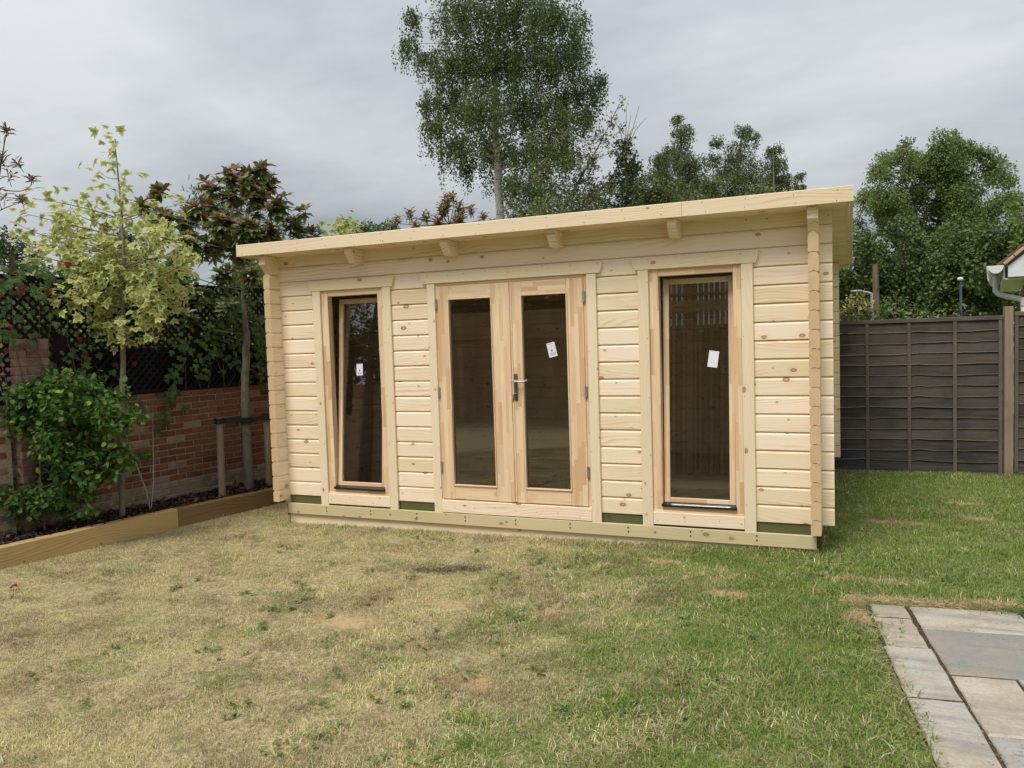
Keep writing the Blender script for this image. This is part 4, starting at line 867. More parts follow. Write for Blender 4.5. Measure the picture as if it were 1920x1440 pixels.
for k, (u0, u1, v0, v1, c) in enumerate(SLABS):
    j = .0035
    pts = []
    per = [(u0 + j, v0 + j), (u1 - j, v0 + j), (u1 - j, v1 - j), (u0 + j, v1 - j)]
    for a in range(4):
        p, q = np.array(per[a]), np.array(per[(a + 1) % 4])
        for f in np.linspace(0, 1, 7)[:-1]:
            e = p * (1 - f) + q * f
            d = (q - p) / (np.linalg.norm(q - p) + 1e-9); nrm = np.array([d[1], -d[0]])
            pts.append(e + nrm * (random.uniform(-.005, .0025) if 0 < f < 1 else -.002))
    pts = np.array(pts)[::-1]
    cen = pts.mean(0)
    inner = cen + (pts - cen) * (1 - .006 / max(.05, min(u1 - u0, v1 - v0) / 2))
    w2 = lambda q: P_O + q[:, :1] * P_U + q[:, 1:] * P_V
    top = -.186 + random.uniform(-.003, .003)
    cw = w2(cen[None])[0]
    tl = random.uniform(-.006, .006)
    V = np.concatenate([np.c_[w2(pts), np.full(len(pts), top - .05)], np.c_[w2(pts), np.full(len(pts), top - .006)], np.c_[w2(inner), np.full(len(pts), top)]])
    n = len(pts)
    F = np.array([[r * n + i, r * n + (i + 1) % n, (r + 1) * n + (i + 1) % n, (r + 1) * n + i] for r in (0, 1) for i in range(n)])
    cap = np.array([[2 * n + i for i in range(n)]])
    c = (c[0] * 1.14, c[1] * 1.09, c[2] * .98)
    me = mesh_np('slab', V - np.array([cw[0], cw[1], -.2]), [F, cap], [M_SLAB])
    o = bpy.data.objects.new('slab', me); o.color = (*c, 1)
    place(o, (cw[0], cw[1], -.2), patio)
    if k in SL_LABEL: o['label'] = SL_LABEL[k]
bed = [P_O + a * P_U + b * P_V for a, b in ((-.03, -.0), (1.6, -.0), (1.6, 3.0), (-.03, 3.0))]
M_JOINT = plain('joint_sand', (0.060, 0.045, 0.028), 0.95, 0.1, 0, 0.5, 60, 0.6)
V = np.array([(p[0], p[1], z) for z in (-.26, -.1925) for p in bed])
o = place(bpy.data.objects.new('joint', mesh_np('joint', V - np.array(WL['stone_patio']), [np.array([[4, 7, 6, 5], [0, 1, 5, 4], [1, 2, 6, 5], [2, 3, 7, 6], [3, 0, 4, 7]])], [M_JOINT])), WL['stone_patio'], patio)

# ------------------------------------------------------------------ the log cabin
H = 0.135
X1 = 4.69
CAB = empty('log_cabin', (2.345, 1.7, -.26))
tag(CAB, 'new pale spruce log cabin with double glazed doors and a low sloping roof', 'log cabin')
LT = 0.07                                  # log thickness
DEPTH = 3.44                               # outside front to outside back


def log_profile(h):
    a = LT / 2; b = h / 2
    g = .0016
    return [(-a, -b + .007), (-a, b - .019), (-a + .014, b - g), (-.014, b - g), (-.012, b + .006), (.012, b + .006), (.014, b - g), (a - .014, b - g), (a, b - .019), (a, -b + .007), (a - .006, -b + g), (-a + .006, -b + g)]


def log(x0, x1, z0, h, y, axis='x', end=None, cuts=None):
    w = Wood()
    L = x1 - x0
    if axis == 'x': c = ((x0 + x1) / 2, y, z0 + h / 2)
    else: c = (y, (x0 + x1) / 2, z0 + h / 2)
    w.prism(log_profile(h), L, c, axis, cuts=cuts)
    return w.build('log', [M_LOG, M_END], c, CAB)


OPEN = [(.464, 1.133, 0), (1.660, 3.034, 0), (3.531, 4.221, 0)]
yf = LT / 2; yb = DEPTH - LT / 2
for k in range(17):
    z0 = k * H
    if k < 14:
        segs = [(-.15, OPEN[0][0]), (OPEN[0][1], OPEN[1][0]), (OPEN[1][1], OPEN[2][0]), (OPEN[2][1], 4.845)]
    else:
        segs = [(-.15, 4.845)]
    hh = H if k < 16 else H * .98
    for (a, b) in segs: log(a, b, z0, hh, yf)
    if k < 16:
        log(-.15, 4.845, z0, H, yb)
# side walls, half a course out of step with the front
for xs_ in (-LT / 2, X1 + LT / 2):
    log(-.15, DEPTH + .14, -.042, .5 * H + .042, xs_, 'y')
    for k in range(15):
        log(-.15, DEPTH + .14, (k + .5) * H, H, xs_, 'y')
    # top log under the roof: chamfered nose at the front, reaching forward
    z0, h = 15.5 * H, 1.25 * H
    w = Wood(); a = LT / 2; b = h / 2
    prof = np.array([(-a, -b), (-a, -b + .09), (-a, b), (a, b), (a, -b + .09), (a, -b)])
    nose = [.09, 0, 0, 0, 0, .09]
    w.prism(prof, DEPTH + .38, (xs_, (DEPTH - .02) / 2 , z0 + h / 2), 'y', cuts=(nose, [0] * 6), end_mat=0)
    w.build('log', [M_LOG, M_END], (xs_, DEPTH / 2, z0 + h / 2), CAB)

# roof: purlins with shaped noses, deck boards, felt, fascia
SL = (2.150 - 2.268) / (3.75 + .25)                      # gentle fall to the back
zr = lambda y: 2.268 + SL * (y + .25)                    # underside of the deck
ANG = math.atan(SL)
for x in (.915, 1.862, 2.81, 3.755):
    w = Wood(); a, b = .0335, .062
    prof = np.array([(-a, -b), (-a, .018), (-a, b), (a, b), (a, .018), (a, -b)])
    L = DEPTH + .10
    w.prism(prof, L, (0, 0, 0), 'y', cuts=([.075, 0, 0, 0, 0, .075], [0] * 6), end_mat=0)
    yc = -.205 + L / 2
    w.build('rafter', [M_LOG, M_END], (0, 0, 0), None)
    o = bpy.context.scene.objects[-1] if False else COL.objects[-1]
    o.parent = CAB; o.location = Vector((x, yc, zr(yc) - b - .002)) - WL[CAB.name]; o.rotation_euler = (ANG, 0, 0)
y = -.222
k = 0
while y < 3.70:
    yc = y + .058
    w = Wood(); w.box((0, 0, 0), (5.19, .018, .114), 'x', .002)
    o = w.build('roof_board', [M_LOG, M_END], (0, 0, 0), None, None)
    o.parent = CAB; o.location = Vector((2.345, yc, zr(yc) + .010)) - WL[CAB.name]; o.rotation_euler = (ANG + PI / 2, 0, 0)
    y += .116; k += 1
V = np.array([(-.265, -.225, zr(-.225) + .024), (4.955, -.225, zr(-.225) + .024), (4.955, 3.74, zr(3.74) + .024), (-.265, 3.74, zr(3.74) + .024)])
V = np.concatenate([V, V + np.array([0, 0, .006])])
o = place(bpy.data.objects.new('roof_felt', mesh_np('roof_felt', V - np.array(WL[CAB.name]), [np.array([[3, 2, 1, 0], [4, 5, 6, 7], [0, 1, 5, 4], [1, 2, 6, 5], [2, 3, 7, 6], [3, 0, 4, 7]])], [M_FELT])), WL[CAB.name], CAB)
zf = 2.318
for (a, b) in ((-.28, 3.84), (3.842, 4.985)):
    w = Wood(); w.box(((a + b) / 2, -.240, zf), (b - a, .026, .108), 'x', .004)
    w.build('fascia_board', [M_FASCIA, M_END], ((a + b) / 2, -.240, zf), CAB)
for xx_ in (-.268, 4.972):
    L = 4.0
    for (dx, dz, t, wd_) in ((0, 0.0, .022, .108), (-.022 if xx_ > 0 else .022, -.03, .02, .055)):
        w = Wood(); w.box((0, 0, 0), (L, t, wd_), 'y', .003)
        o = w.build('barge_board', [M_FASCIA, M_END], (0, 0, 0))
        yc = -.226 + L / 2
        o.parent = CAB; o.location = Vector((xx_ + dx, yc, zf + SL * (yc + .25) + dz)) - WL[CAB.name]; o.rotation_euler = (ANG, 0, 0)
w = Wood(); w.box((2.345, 3.735, zr(3.735) - .0), (5.2, .022, .07), 'x', .003); w.build('fascia_board', [M_FASCIA, M_END], (2.345, 3.735, zr(3.735)), CAB)

# base: green foundation beams, treated skirting, pale lower board, floor
for (a, b) in ((0.0, X1 - .002),):
    w = Wood(); w.box(((a + b) / 2, .04, -.039), (b - a, .06, .073), 'x', .003); w.build('foundation_beam', [M_GREEN, M_GREEN], ((a + b) / 2, .04, -.039), CAB)
    w = Wood(); w.box(((a + b) / 2, yb, -.04), (b - a, .06, .073), 'x', .003); w.build('foundation_beam', [M_GREEN, M_GREEN], ((a + b) / 2, yb, -.04), CAB)
w = Wood(); w.box((2.357, -.008, -.1235), (4.73, .032, .099), 'x', .003); w.build('skirting_board', [M_TREATED, M_TREATED], (2.357, -.008, -.1235), CAB)
w = Wood(); w.box((2.365, .016, -.232), (4.74, .022, .11), 'x', .003); w.build('lower_board', [M_TRIM, M_TRIM], (2.365, .016, -.232), CAB)
for xs_ in (-.035, X1 + .045):
    w = Wood(); w.box((xs_, 1.72, -.142), (3.38, .045, .13), 'y', .003); w.build('side_joist', [M_DARKJOIST, M_DARKJOIST], (xs_, 1.72, -.142), CAB)
    w = Wood(); w.box((xs_ + .022, 1.72, -.235), (3.40, .02, .09), 'y', .003); w.build('lower_board', [M_TREATED, M_DARKJOIST], (xs_ + .02, 1.72, -.235), CAB)
for xs_ in (-.02, X1 + .028):
    w = Wood(); w.box((xs_, .02, -.055), (.055, .05, .045), 'x', .002); w.build('corner_bracket', [M_ZINC, M_ZINC], (xs_, .02, -.055), CAB)
# skirting fixings
def disc(r, d=.004, seg=8):
    return lathe([(0, -d), (r * .8, -d), (r, 0), (r, .01)], (0, 0, 0), seg, 'y')


V, F = disc(.0062); SCREW_ME = mesh_np('screw', V, [F], [M_SCREW])
V, F = disc(.011, .006, 10); BOLT_ME = mesh_np('bolt', V, [F], [M_ZINC])
for x in (.44, .925, 1.406, 1.886, 2.36, 2.842, 3.328, 3.818, 4.307):
    for dz in (-.098, -.131): place(bpy.data.objects.new('screw', SCREW_ME), (x, -.0245, dz), CAB)
for x in (1.131, 2.273, 3.54): place(bpy.data.objects.new('bolt', BOLT_ME), (x, -.0245, -.112), CAB)
for k in range(26):
    y0 = .075 + k * .1275
    if y0 + .125 > yb - .03: break
    w = Wood(); w.box((2.345, y0 + .062, .018), (4.66, .12, .022), 'x', .002)
    w2_ = Wood(); w2_.prism([(-.062, -.011), (.062, -.011), (.062, .011), (-.062, .011)][::-1], 4.66, (2.345, y0 + .062, .018), 'x'); w2_.build('floorboard', [M_FLOOR, M_FLOOR], (2.345, y0 + .062, .018), CAB)
# pale board left lying on the floor inside
w = Wood(); w.box((1.55, 2.55, .052), (1.5, .42, .02), 'x', .002); o = w.build('loose_board', [M_TRIM, M_TRIM], (1.55, 2.55, .052)); tag(o, 'pale offcut board lying on the cabin floor behind the left door', 'board')

# casings
def piece(name, x0, x1, z0, z1, y0, y1, m, parent, vertical=None, ch=.003, end=None):
    vert = (z1 - z0) > (x1 - x0) if vertical is None else vertical
    c = ((x0 + x1) / 2, (y0 + y1) / 2, (z0 + z1) / 2)
    w = Wood()
    if vert: w.box(c, (z1 - z0, y1 - y0, x1 - x0), 'z', ch)
    else: w.box(c, (x1 - x0, y1 - y0, z1 - z0), 'x', ch)
    return w.build(name, [m, end or m], c, parent)


def head_trim(x0, x1, parent):
    w = Wood(); c = ((x0 + x1) / 2, -.0135, 1.966); t = .013; b = .044
    prof = [(-t, -b), (-t, b), (t, b), (t, -b)]
    w.prism(prof, x1 - x0, c, 'x', cuts=([.028, 0, 0, .028], [-.028, 0, 0, -.028]))
    return w.build('head_casing', [M_TRIM, M_TRIM], c, parent)


M_PAPER = plain('white_paper', (0.74, 0.73, 0.78), 0.7, 0.2, 0, .02)
M_INK = plain('grey_print', (0.42, 0.42, 0.52), 0.7, 0.2)
M_INKD = plain('dark_print', (0.06, 0.05, 0.09), 0.7, 0.2)
M_INKB = plain('blue_print', (0.20, 0.22, 0.42), 0.7, 0.2)


def sticker(cx, cz, w, h, ang, y, parent, tilt_fn=None, printed=True, label=None):
    """small card stuck to the glass; flat print as thin raised ink"""
    V, F, mi = [], [], []
    def quad(x0, x1, z0, z1, d, m):
        b = len(V)
        for dd in (d, .0):
            for (a, c) in ((x0, z0), (x1, z0), (x1, z1), (x0, z1)): V.append((a, -dd, c))
        for q in ([0, 1, 2, 3], [0, 4, 5, 1], [1, 5, 6, 2], [2, 6, 7, 3], [3, 7, 4, 0]): F.append([b + i for i in q]); mi.append(m)
    quad(-w / 2, w / 2, -h / 2, h / 2, .0008, 0)
    if printed:
        def frame(x0, x1, z0, z1, t=.0022):
            quad(x0, x1, z0, z0 + t, .0012, 1); quad(x0, x1, z1 - t, z1, .0012, 1); quad(x0, x0 + t, z0 + t, z1 - t, .0012, 1); quad(x1 - t, x1, z0 + t, z1 - t, .0012, 1)
        quad(-.030, .022, .047, .051, .0012, 3)
        frame(-.032, -.012, .006, .030); frame(.002, .030, .004, .034)
        quad(-.008, .004, -.012, .001, .0012, 2); quad(-.006, .001, -.016, -.012, .0012, 2)
        for r, zz in enumerate((-.027, -.036, -.044)):
            xx = -.026 + .003 * r
            while xx < .024:
                l = random.uniform(.003, .009); quad(xx, min(xx + l, .027), zz, zz + .004 + random.uniform(0, .002), .0012, 3); xx += l + .0025
    V = np.array(V)
    ca, sa = math.cos(ang), math.sin(ang)
    V2 = V.copy(); V2[:, 0] = V[:, 0] * ca - V[:, 2] * sa; V2[:, 2] = V[:, 0] * sa + V[:, 2] * ca
    V2 += np.array([cx, y, cz])
    if tilt_fn is not None: V2 = tilt_fn(V2)
    loc = np.array([cx, y, cz])
    me = mesh_np('sticker', V2 - loc, [np.array(F)], [M_PAPER, M_INK, M_INKD, M_INKB], mi)
    o = place(bpy.data.objects.new('sticker', me), loc, parent)
    if label: o['label'] = label


def window(x0c, x1c, tilt, label, card):
    """x0c, x1c: outer edges of the casing"""
    fx0, fx1 = x0c + .085, x1c - .085                    # frame outer (hidden under casing)
    ox0, ox1 = x0c + .158, x1c - .145                    # clear opening
    cz = .95
    # outer frame, the part the rest hangs on
    w = Wood()
    d0, d1 = -.004, .066
    w.box(((fx0 + ox0) / 2, (d0 + d1) / 2, .985), (1.86, d1 - d0, ox0 - fx0), 'z', .003)
    w.box(((fx1 + ox1) / 2, (d0 + d1) / 2, .985), (1.86, d1 - d0, fx1 - ox1), 'z', .003)
    w.box(((ox0 + ox1) / 2, (d0 + d1) / 2 + .0005, 1.890), (ox1 - ox0 - .001, d1 - d0, .05), 'x', .003)
    w.box(((ox0 + ox1) / 2, (d0 + d1) / 2 + .0005, .069), (ox1 - ox0 - .001, d1 - d0, .028), 'x', .003)
    wn = w.build('window', [M_FINGER, M_FINGER], ((x0c + x1c) / 2, 0, .95), CAB)
    wn['label'] = label
    piece('casing', x0c, x0c + .084, -.078, 1.921, -.022, -.0005, M_TRIM, wn)
    piece('casing', x1c - .084, x1c, -.078, 1.921, -.022, -.0005, M_TRIM, wn)
    o = head_trim(x0c - .05, x1c + .05, wn)
    piece('frame_sill', x0c + .0855, x1c - .0855, .036, .0545, -.008, .066, M_FINGER, wn, False)
    piece('sill_board', x0c + .0855, x1c - .0855, -.058, .038, -.020, -.001, M_LOG, wn, False)
    w = Wood()
    w.prism([(-.028, -.012), (-.028, .004), (.022, .017), (.022, -.012)], ox1 - ox0 + .012, ((ox0 + ox1) / 2, .002, .098), 'x', end_mat=None)
    w.build('rain_bar', [M_SEAL], ((ox0 + ox1) / 2, .0, .098), wn)
    # dark rebate behind the frame (rubber seals)
    w = Wood()
    for (a, b, c_, d_) in ((ox0 - .012, ox0 + .004, .09, 1.87), (ox1 - .004, ox1 + .012, .09, 1.87)):
        w.box(((a + b) / 2, .072, (c_ + d_) / 2), (d_ - c_, .010, b - a), 'z', 0, end_mat=None)
    w.box(((ox0 + ox1) / 2, .0725, 1.861), (ox1 - ox0 + .02, .010, .016), 'x', 0, end_mat=None)
    w.build('seal', [M_RUBBER], ((ox0 + ox1) / 2, .07, 1.0), wn)
    # the sash: tilted in at the top, hinged along its foot
    hz, hy = .115, .024
    ct, st_ = math.cos(tilt), math.sin(tilt)
    def tf(V):
        V = np.array(V, float); y = V[:, 1] - hy; z = V[:, 2] - hz
        V[:, 1] = hy + y * ct + z * st_; V[:, 2] = hz - y * st_ + z * ct
        return V
    s0, s1, b0, b1 = ox0 + .006, ox1 - .006, .112, 1.852
    st = .045
    pcs = [('sash_stile', s0, s0 + st, b0, b1), ('sash_stile', s1 - st, s1, b0, b1), ('sash_rail', s0 + st + .0005, s1 - st - .0005, b0, b0 + st * .8), ('sash_rail', s0 + st + .0005, s1 - st - .0005, b1 - st, b1)]
    for nm, a, b, c_, d_ in pcs:
        w = Wood(); c = ((a + b) / 2, hy + .026, (c_ + d_) / 2)
        vert = nm == 'sash_stile'
        if vert: w.box(c, (d_ - c_, .05, b - a), 'z', .004)
        else: w.box(c, (b - a, .049, d_ - c_), 'x', .004)
        w.V = [tf(v) for v in w.V]
        w.build(nm, [M_FINGER, M_FINGER], c, wn)
    w = Wood(); c = ((s0 + s1) / 2, hy + .022, (b0 + b1) / 2)
    w.box(c, (b1 - b0 - 2 * st + .02, .006, s1 - s0 - 2 * st + .01), 'z', 0, end_mat=None); w.V = [tf(v) for v in w.V]
    w.build('pane', [M_GLASS], c, wn)
    sticker(card[0], card[1], card[2], card[3], card[4], hy + .0185, wn, tf, card[5], card[6])


window(.380, 1.217, R(4.6), 'left window, sash tilted further inwards', (.767, 1.19, .068, .108, R(2), True, 'white printed card'))
window(3.447, 4.305, R(3.2), 'right window beside the corner, sash tilted inwards', (3.992, 1.222, .075, .125, R(-8), False, 'plain white card'))

# doors
dfr = empty('door_frame', (2.35, 0, 1.0), CAB)
COL.objects.unlink(dfr); bpy.data.objects.remove(dfr)
w = Wood(); w.box((1.670, .028, .98), (1.87, .065, .018), 'z', .003); w.box((3.010, .028, .98), (1.87, .065, .018), 'z', .003); w.box((2.340, .0285, 1.908), (1.32, .065, .022), 'x', .003); w.box((2.339, .0305, .036), (1.31, .055, .016), 'x', .003)
w.build('door_frame', [M_FINGER, M_FINGER], (2.345, 0, 1.0), CAB); DF = COL.objects[-1]
piece('casing', 1.588, 1.664, -.086, 1.918, -.022, -.0005, M_TRIM, DF)
piece('casing', 3.030, 3.110, -.086, 1.918, -.022, -.0005, M_TRIM, DF)
piece('frame_edge', 1.6645, 1.674, -.05, 1.912, -.008, -.001, M_FINGER, DF)
piece('frame_edge', 3.008, 3.0295, -.05, 1.912, -.008, -.001, M_FINGER, DF)
head_trim(1.515, 3.172, DF)
piece('threshold', 1.665, 3.029, -.068, .040, -.024, -.001, M_LOG, DF, False)


def door(x0, x1, px0, px1, label, hinge_x, handed):
    pz0, pz1 = .178, 1.773
    # glazing beads: the mesh the door's other pieces hang on
    w = Wood(); b = .012
    for (a, c_, z0, z1) in ((px0 - b, px0, pz0 - b, pz1 + b), (px1, px1 + b, pz0 - b, pz1 + b)):
        w.box(((a + c_) / 2, -.012, (z0 + z1) / 2), (z1 - z0, .014, b), 'z', .003)
    w.box(((px0 + px1) / 2, -.0122, pz0 - b / 2), (px1 - px0, .0145, b), 'x', .003); w.box(((px0 + px1) / 2, -.0122, pz1 + b / 2), (px1 - px0, .0145, b), 'x', .003)
    d = w.build('door', [M_FINGER, M_FINGER], ((x0 + x1) / 2, -.01, 1.0), CAB); d['label'] = label
    z0, z1 = .050, 1.893
    piece('stile', x0, px0 - .0005, z0, z1, -.010, .036, M_FINGER, d)
    piece('stile', px1 + .0005, x1, z0, z1, -.010, .036, M_FINGER, d)
    piece('rail', px0, px1, z0, pz0 - .0005, -.0095, .036, M_FINGER, d, False)
    piece('rail', px0, px1, pz1 + .0005, z1, -.0095, .036, M_FINGER, d, False)
    w = Wood(); w.box(((px0 + px1) / 2, .012, (pz0 + pz1) / 2), (pz1 - pz0 - .002, .006, px1 - px0 - .002), 'z', 0, end_mat=None); w.build('pane', [M_GLASS], ((px0 + px1) / 2, .012, (pz0 + pz1) / 2), d)
    for hz in (.33, .98, 1.74):
        w = Wood()
        w.box((hinge_x, -.014, hz), (.085, .009, .024), 'z', .002, end_mat=None)
        V, F = tube([(hinge_x, -.022, hz - .045), (hinge_x, -.022, hz - .01), (hinge_x, -.022, hz + .01), (hinge_x, -.022, hz + .045)], [.007] * 4, 8)
        b_ = w.n; w.V.append(V); w.W.append(V); w.Fn.setdefault(4, []).extend([([int(i) + b_ for i in q], 0) for q in F]); w.n += len(V)
        w.build('hinge', [M_HINGE], (hinge_x, -.015, hz), d)
    return d


dl = door(1.6755, 2.3585, 1.792, 2.186, 'left door leaf', 1.671, -1)
dr = door(2.3600, 3.0000, 2.468, 2.854, 'right door leaf with handle', 3.007, 1)
piece('astragal', 2.325, 2.362, .055, 1.885, -.022, -.0105, M_FINGER, dl)
piece('astragal', 2.3635, 2.378, .055, 1.885, -.0165, -.0105, M_FINGER, dr)
# handle: long back plate with rounded ends, lever, key cylinder with key
hx, hz0, hz1 = 2.396, .905, 1.135
V, F = [], []
seg = 8; outline = []
for a in np.linspace(0, PI, seg): outline.append((math.cos(a) * .017, hz1 - .017 + math.sin(a) * .017))
for a in np.linspace(PI, 2 * PI, seg): outline.append((math.cos(a) * .017, hz0 + .017 + math.sin(a) * .017))
k = len(outline)
for yy_ in (-.0102, -.015, -.017):
    s_ = 1 if yy_ > -.0165 else .82
    for (a, b) in outline: V.append((a * s_, yy_, (b - 1.02) * (1 if s_ == 1 else .988) + 1.02))
F = [[r * k + i, r * k + (i + 1) % k, (r + 1) * k + (i + 1) % k, (r + 1) * k + i] for r in (0, 1) for i in range(k)]
V = np.array(V) + np.array([hx, 0, 0])
me = mesh_np('handle', V - np.array([hx, 0, 1.0]), [np.array(F), np.array([[2 * k + i for i in range(k)]])], [M_STEEL])
hd = place(bpy.data.objects.new('handle', me), (hx, 0, 1.0), dr)
t = Tubes(); t.add([(hx - .022, -.058, 1.072), (hx, -.060, 1.072), (hx + .05, -.060, 1.069), (hx + .088, -.058, 1.067), (hx + .102, -.046, 1.074), (hx + .106, -.03, 1.075)], [.007, .0085, .0075, .0075, .007, .006], 8)
t.add([(hx, -.017, 1.072), (hx, -.03, 1.072), (hx, -.062, 1.072)], [.012, .0085, .0085], 10)
t.build('lever', [M_HINGE], (hx, 0, 1.07), dr)
t = Tubes(); t.add([(hx, -.016, .965), (hx, -.03, .965), (hx, -.0305, .965)], [.010, .010, .001], 10); t.add([(hx, -.017, .95), (hx, -.03, .95), (hx, -.0305, .95)], [.006, .006, .001], 8)
t.add([(hx, -.03, .965), (hx - .004, -.045, .965), (hx - .006, -.055, .95)], [.004, .004, .008], 6); t.add([(hx - .006, -.054, .95), (hx - .008, -.055, .92), (hx - .010, -.056, .895)], [.003, .006, .003], 6)
t.build('key', [M_STEEL], (hx, 0, .965), dr)
sticker(2.716, 1.324, .072, .118, R(13), .0085, dr, None, True, 'white printed card')

# nail heads on the casings and head boards
nv, nf = [], []
V0, F0 = disc(.0032, .0015, 6)
def nail(x, z, y):
    b = sum(len(a) for a in nv); nv.append(V0 + np.array([x, y, z])); nf.append(F0 + b)
for (a, b) in ((.38, 1.217), (3.447, 4.305)):
    for z in (.15, .5, .95, 1.4, 1.8):
        nail(a + .07 + random.uniform(-.004, .004), z + random.uniform(-.03, .03), -.022); nail(b - .07 + random.uniform(-.004, .004), z + random.uniform(-.03, .03), -.022)
    for f in (.1, .35, .65, .9):
        nail(a + (b - a) * f, 1.99 + random.uniform(-.01, .01), -.0268); nail(a + (b - a) * f + .03, -.01 + random.uniform(-.02, .02), -.0203)
for z in (.1, .5, .9, 1.3, 1.75): nail(1.65, z, -.022); nail(3.042, z, -.022)
for x in np.arange(1.6, 3.15, .19): nail(x + random.uniform(-.03, .03), 1.99 + random.uniform(-.02, .01), -.0268); nail(x, -.02 + random.uniform(-.02, .03), -.0243)
for x in np.arange(-.2, 4.95, .30):
    for dz in (-.03, .03): nail(x + random.uniform(-.02, .02), zf + dz + random.uniform(-.008, .008), -.2535)
me = mesh_np('nail_heads', np.concatenate(nv) - np.array(WL[CAB.name]), [np.concatenate(nf)], [M_SCREW])
o = place(bpy.data.objects.new('nail_heads', me), WL[CAB.name], CAB); o['kind'] = 'stuff'

# ------------------------------------------------------------------ brick wall, pier
def brick_mat(name, stops, streak):
    m, nt, out = mat(name)
    oi = N(nt, 'ShaderNodeObjectInfo').outputs['Random']
    t = N(nt, 'ShaderNodeTexCoord').outputs['Object']
    v = VM(nt, 'ADD', t, VM(nt, 'SCALE', (17.0, 5.0, 29.0)))
    vs = nt.nodes.new('ShaderNodeVectorMath'); vs.operation = 'SCALE'; vs.inputs[0].default_value = (17, 5, 29); nt.links.new(oi, vs.inputs[3])
    v = VM(nt, 'ADD', t, vs.outputs[0])
    a = N(nt, 'ShaderNodeTexNoise', {'Vector': v, 'Scale': 22.0, 'Detail': 6.0, 'Roughness': 0.65}).outputs[0]
    c = RAMP(nt, oi, stops)
    c = MIX(nt, M2(nt, 'MULTIPLY', SS(nt, a, 0.45, 0.75), 0.6), c, streak)
    d = N(nt, 'ShaderNodeTexNoise', {'Vector': v, 'Scale': 9.0, 'Detail': 3.0}).outputs[0]
    c = MIX(nt, M2(nt, 'MULTIPLY', SS(nt, d, 0.5, 0.7), 0.45), c, (0.07, 0.035, 0.028))
    b = N(nt, 'ShaderNodeBump', {'Strength': 0.6, 'Distance': 0.006, 'Height': a}).outputs[0]
    pbsdf(nt, out, c, 0.85, 0.15, 0, b)
    return m


M_BRICK = brick_mat('red_brick', [(0.0, (0.105, 0.042, 0.030)), (0.2, (0.165, 0.070, 0.042)), (0.45, (0.205, 0.092, 0.053)), (0.7, (0.225, 0.108, 0.066)), (0.88, (0.19, 0.085, 0.06)), (0.94, (0.27, 0.185, 0.145)), (1.0, (0.31, 0.225, 0.175))], (0.24, 0.125, 0.09))
M_BRICKPALE = brick_mat('lime_stained_brick', [(0.0, (0.23, 0.185, 0.14)), (1.0, (0.31, 0.255, 0.195))], (0.36, 0.31, 0.25))
M_BRICKPIER = brick_mat('pier_brick', [(0.0, (0.20, 0.105, 0.080)), (0.6, (0.27, 0.155, 0.12)), (1.0, (0.34, 0.225, 0.18))], (0.36, 0.27, 0.22))
M_MORTAR = plain('mortar', (0.37, 0.295, 0.22), 0.95, 0.1, 0, 0.25, 40, 0.4)


def brick_mesh(l, h, d, m, seed):
    rg = np.random.default_rng(seed)
    c = .004
    x, y, z = l / 2, d / 2, h / 2
    V = []
    for (yy_, s) in ((-y, c), (-y + c, 0), (y, 0)):
        for (a, b) in ((-1, -1), (1, -1), (1, 1), (-1, 1)): V.append((a * (x - s), yy_, b * (z - s)))
    V = np.array(V) + rg.uniform(-.0016, .0016, (12, 3))
    F = [[0, 1, 2, 3]] + [[r * 4 + (i + 1) % 4, r * 4 + i, r * 4 + 4 + i, r * 4 + 4 + (i + 1) % 4] for r in (0, 1) for i in range(4)]
    return mesh_np('brick', V, [np.array(F)], [m])


CH = .067; BL = .212
wall = empty('brick_wall', (wall_x(.6) - .05, .6, -.25)); tag(wall, 'low weathered red brick wall behind the planting bed, paler at its foot', 'wall')
ang_w = math.atan2(1, .115)
dirw = np.array([.115, 1.0]) / math.hypot(.115, 1.0)
full = [brick_mesh(BL - .010, CH - .010, .06, M_BRICK, i) for i in range(4)]; half = [brick_mesh(BL / 2 - .010, CH - .010, .06, M_BRICK, 20 + i) for i in range(2)]
fullp = [brick_mesh(BL - .006, CH - .008, .06, M_BRICKPALE, 40 + i) for i in range(3)]
S0 = -1.12; NB = 16
for r in range(18):
    z = -.215 + r * CH + CH / 2
    off = 0 if r % 2 else -BL / 2
    for k in range(NB + 1):
        s = k * BL + off + BL / 2
        if s < 0: continue
        ms = fullp if r < 4 else full
        me = ms[(k * 7 + r * 3) % len(ms)]
        p = np.array([wall_x(S0), S0]) + dirw * s
        o = bpy.data.objects.new('brick', me)
        place(o, (p[0] - .03 * 1 + random.uniform(-.003, .0025), p[1], z), wall, (0, 0, ang_w))
L = (NB + .6) * BL
w = Wood(); w.box((0, 0, 0), (L, .06, 18 * CH - .05), 'x', 0)
o = w.build('mortar', [M_MORTAR, M_MORTAR], (0, 0, 0)); pc = np.array([wall_x(S0), S0]) + dirw * L / 2 + np.array([-.037, 0])
o.parent = wall; o.location = Vector((pc[0], pc[1], -.235 + 9 * CH)) - WL[wall.name]; o.rotation_euler = (0, 0, ang_w)

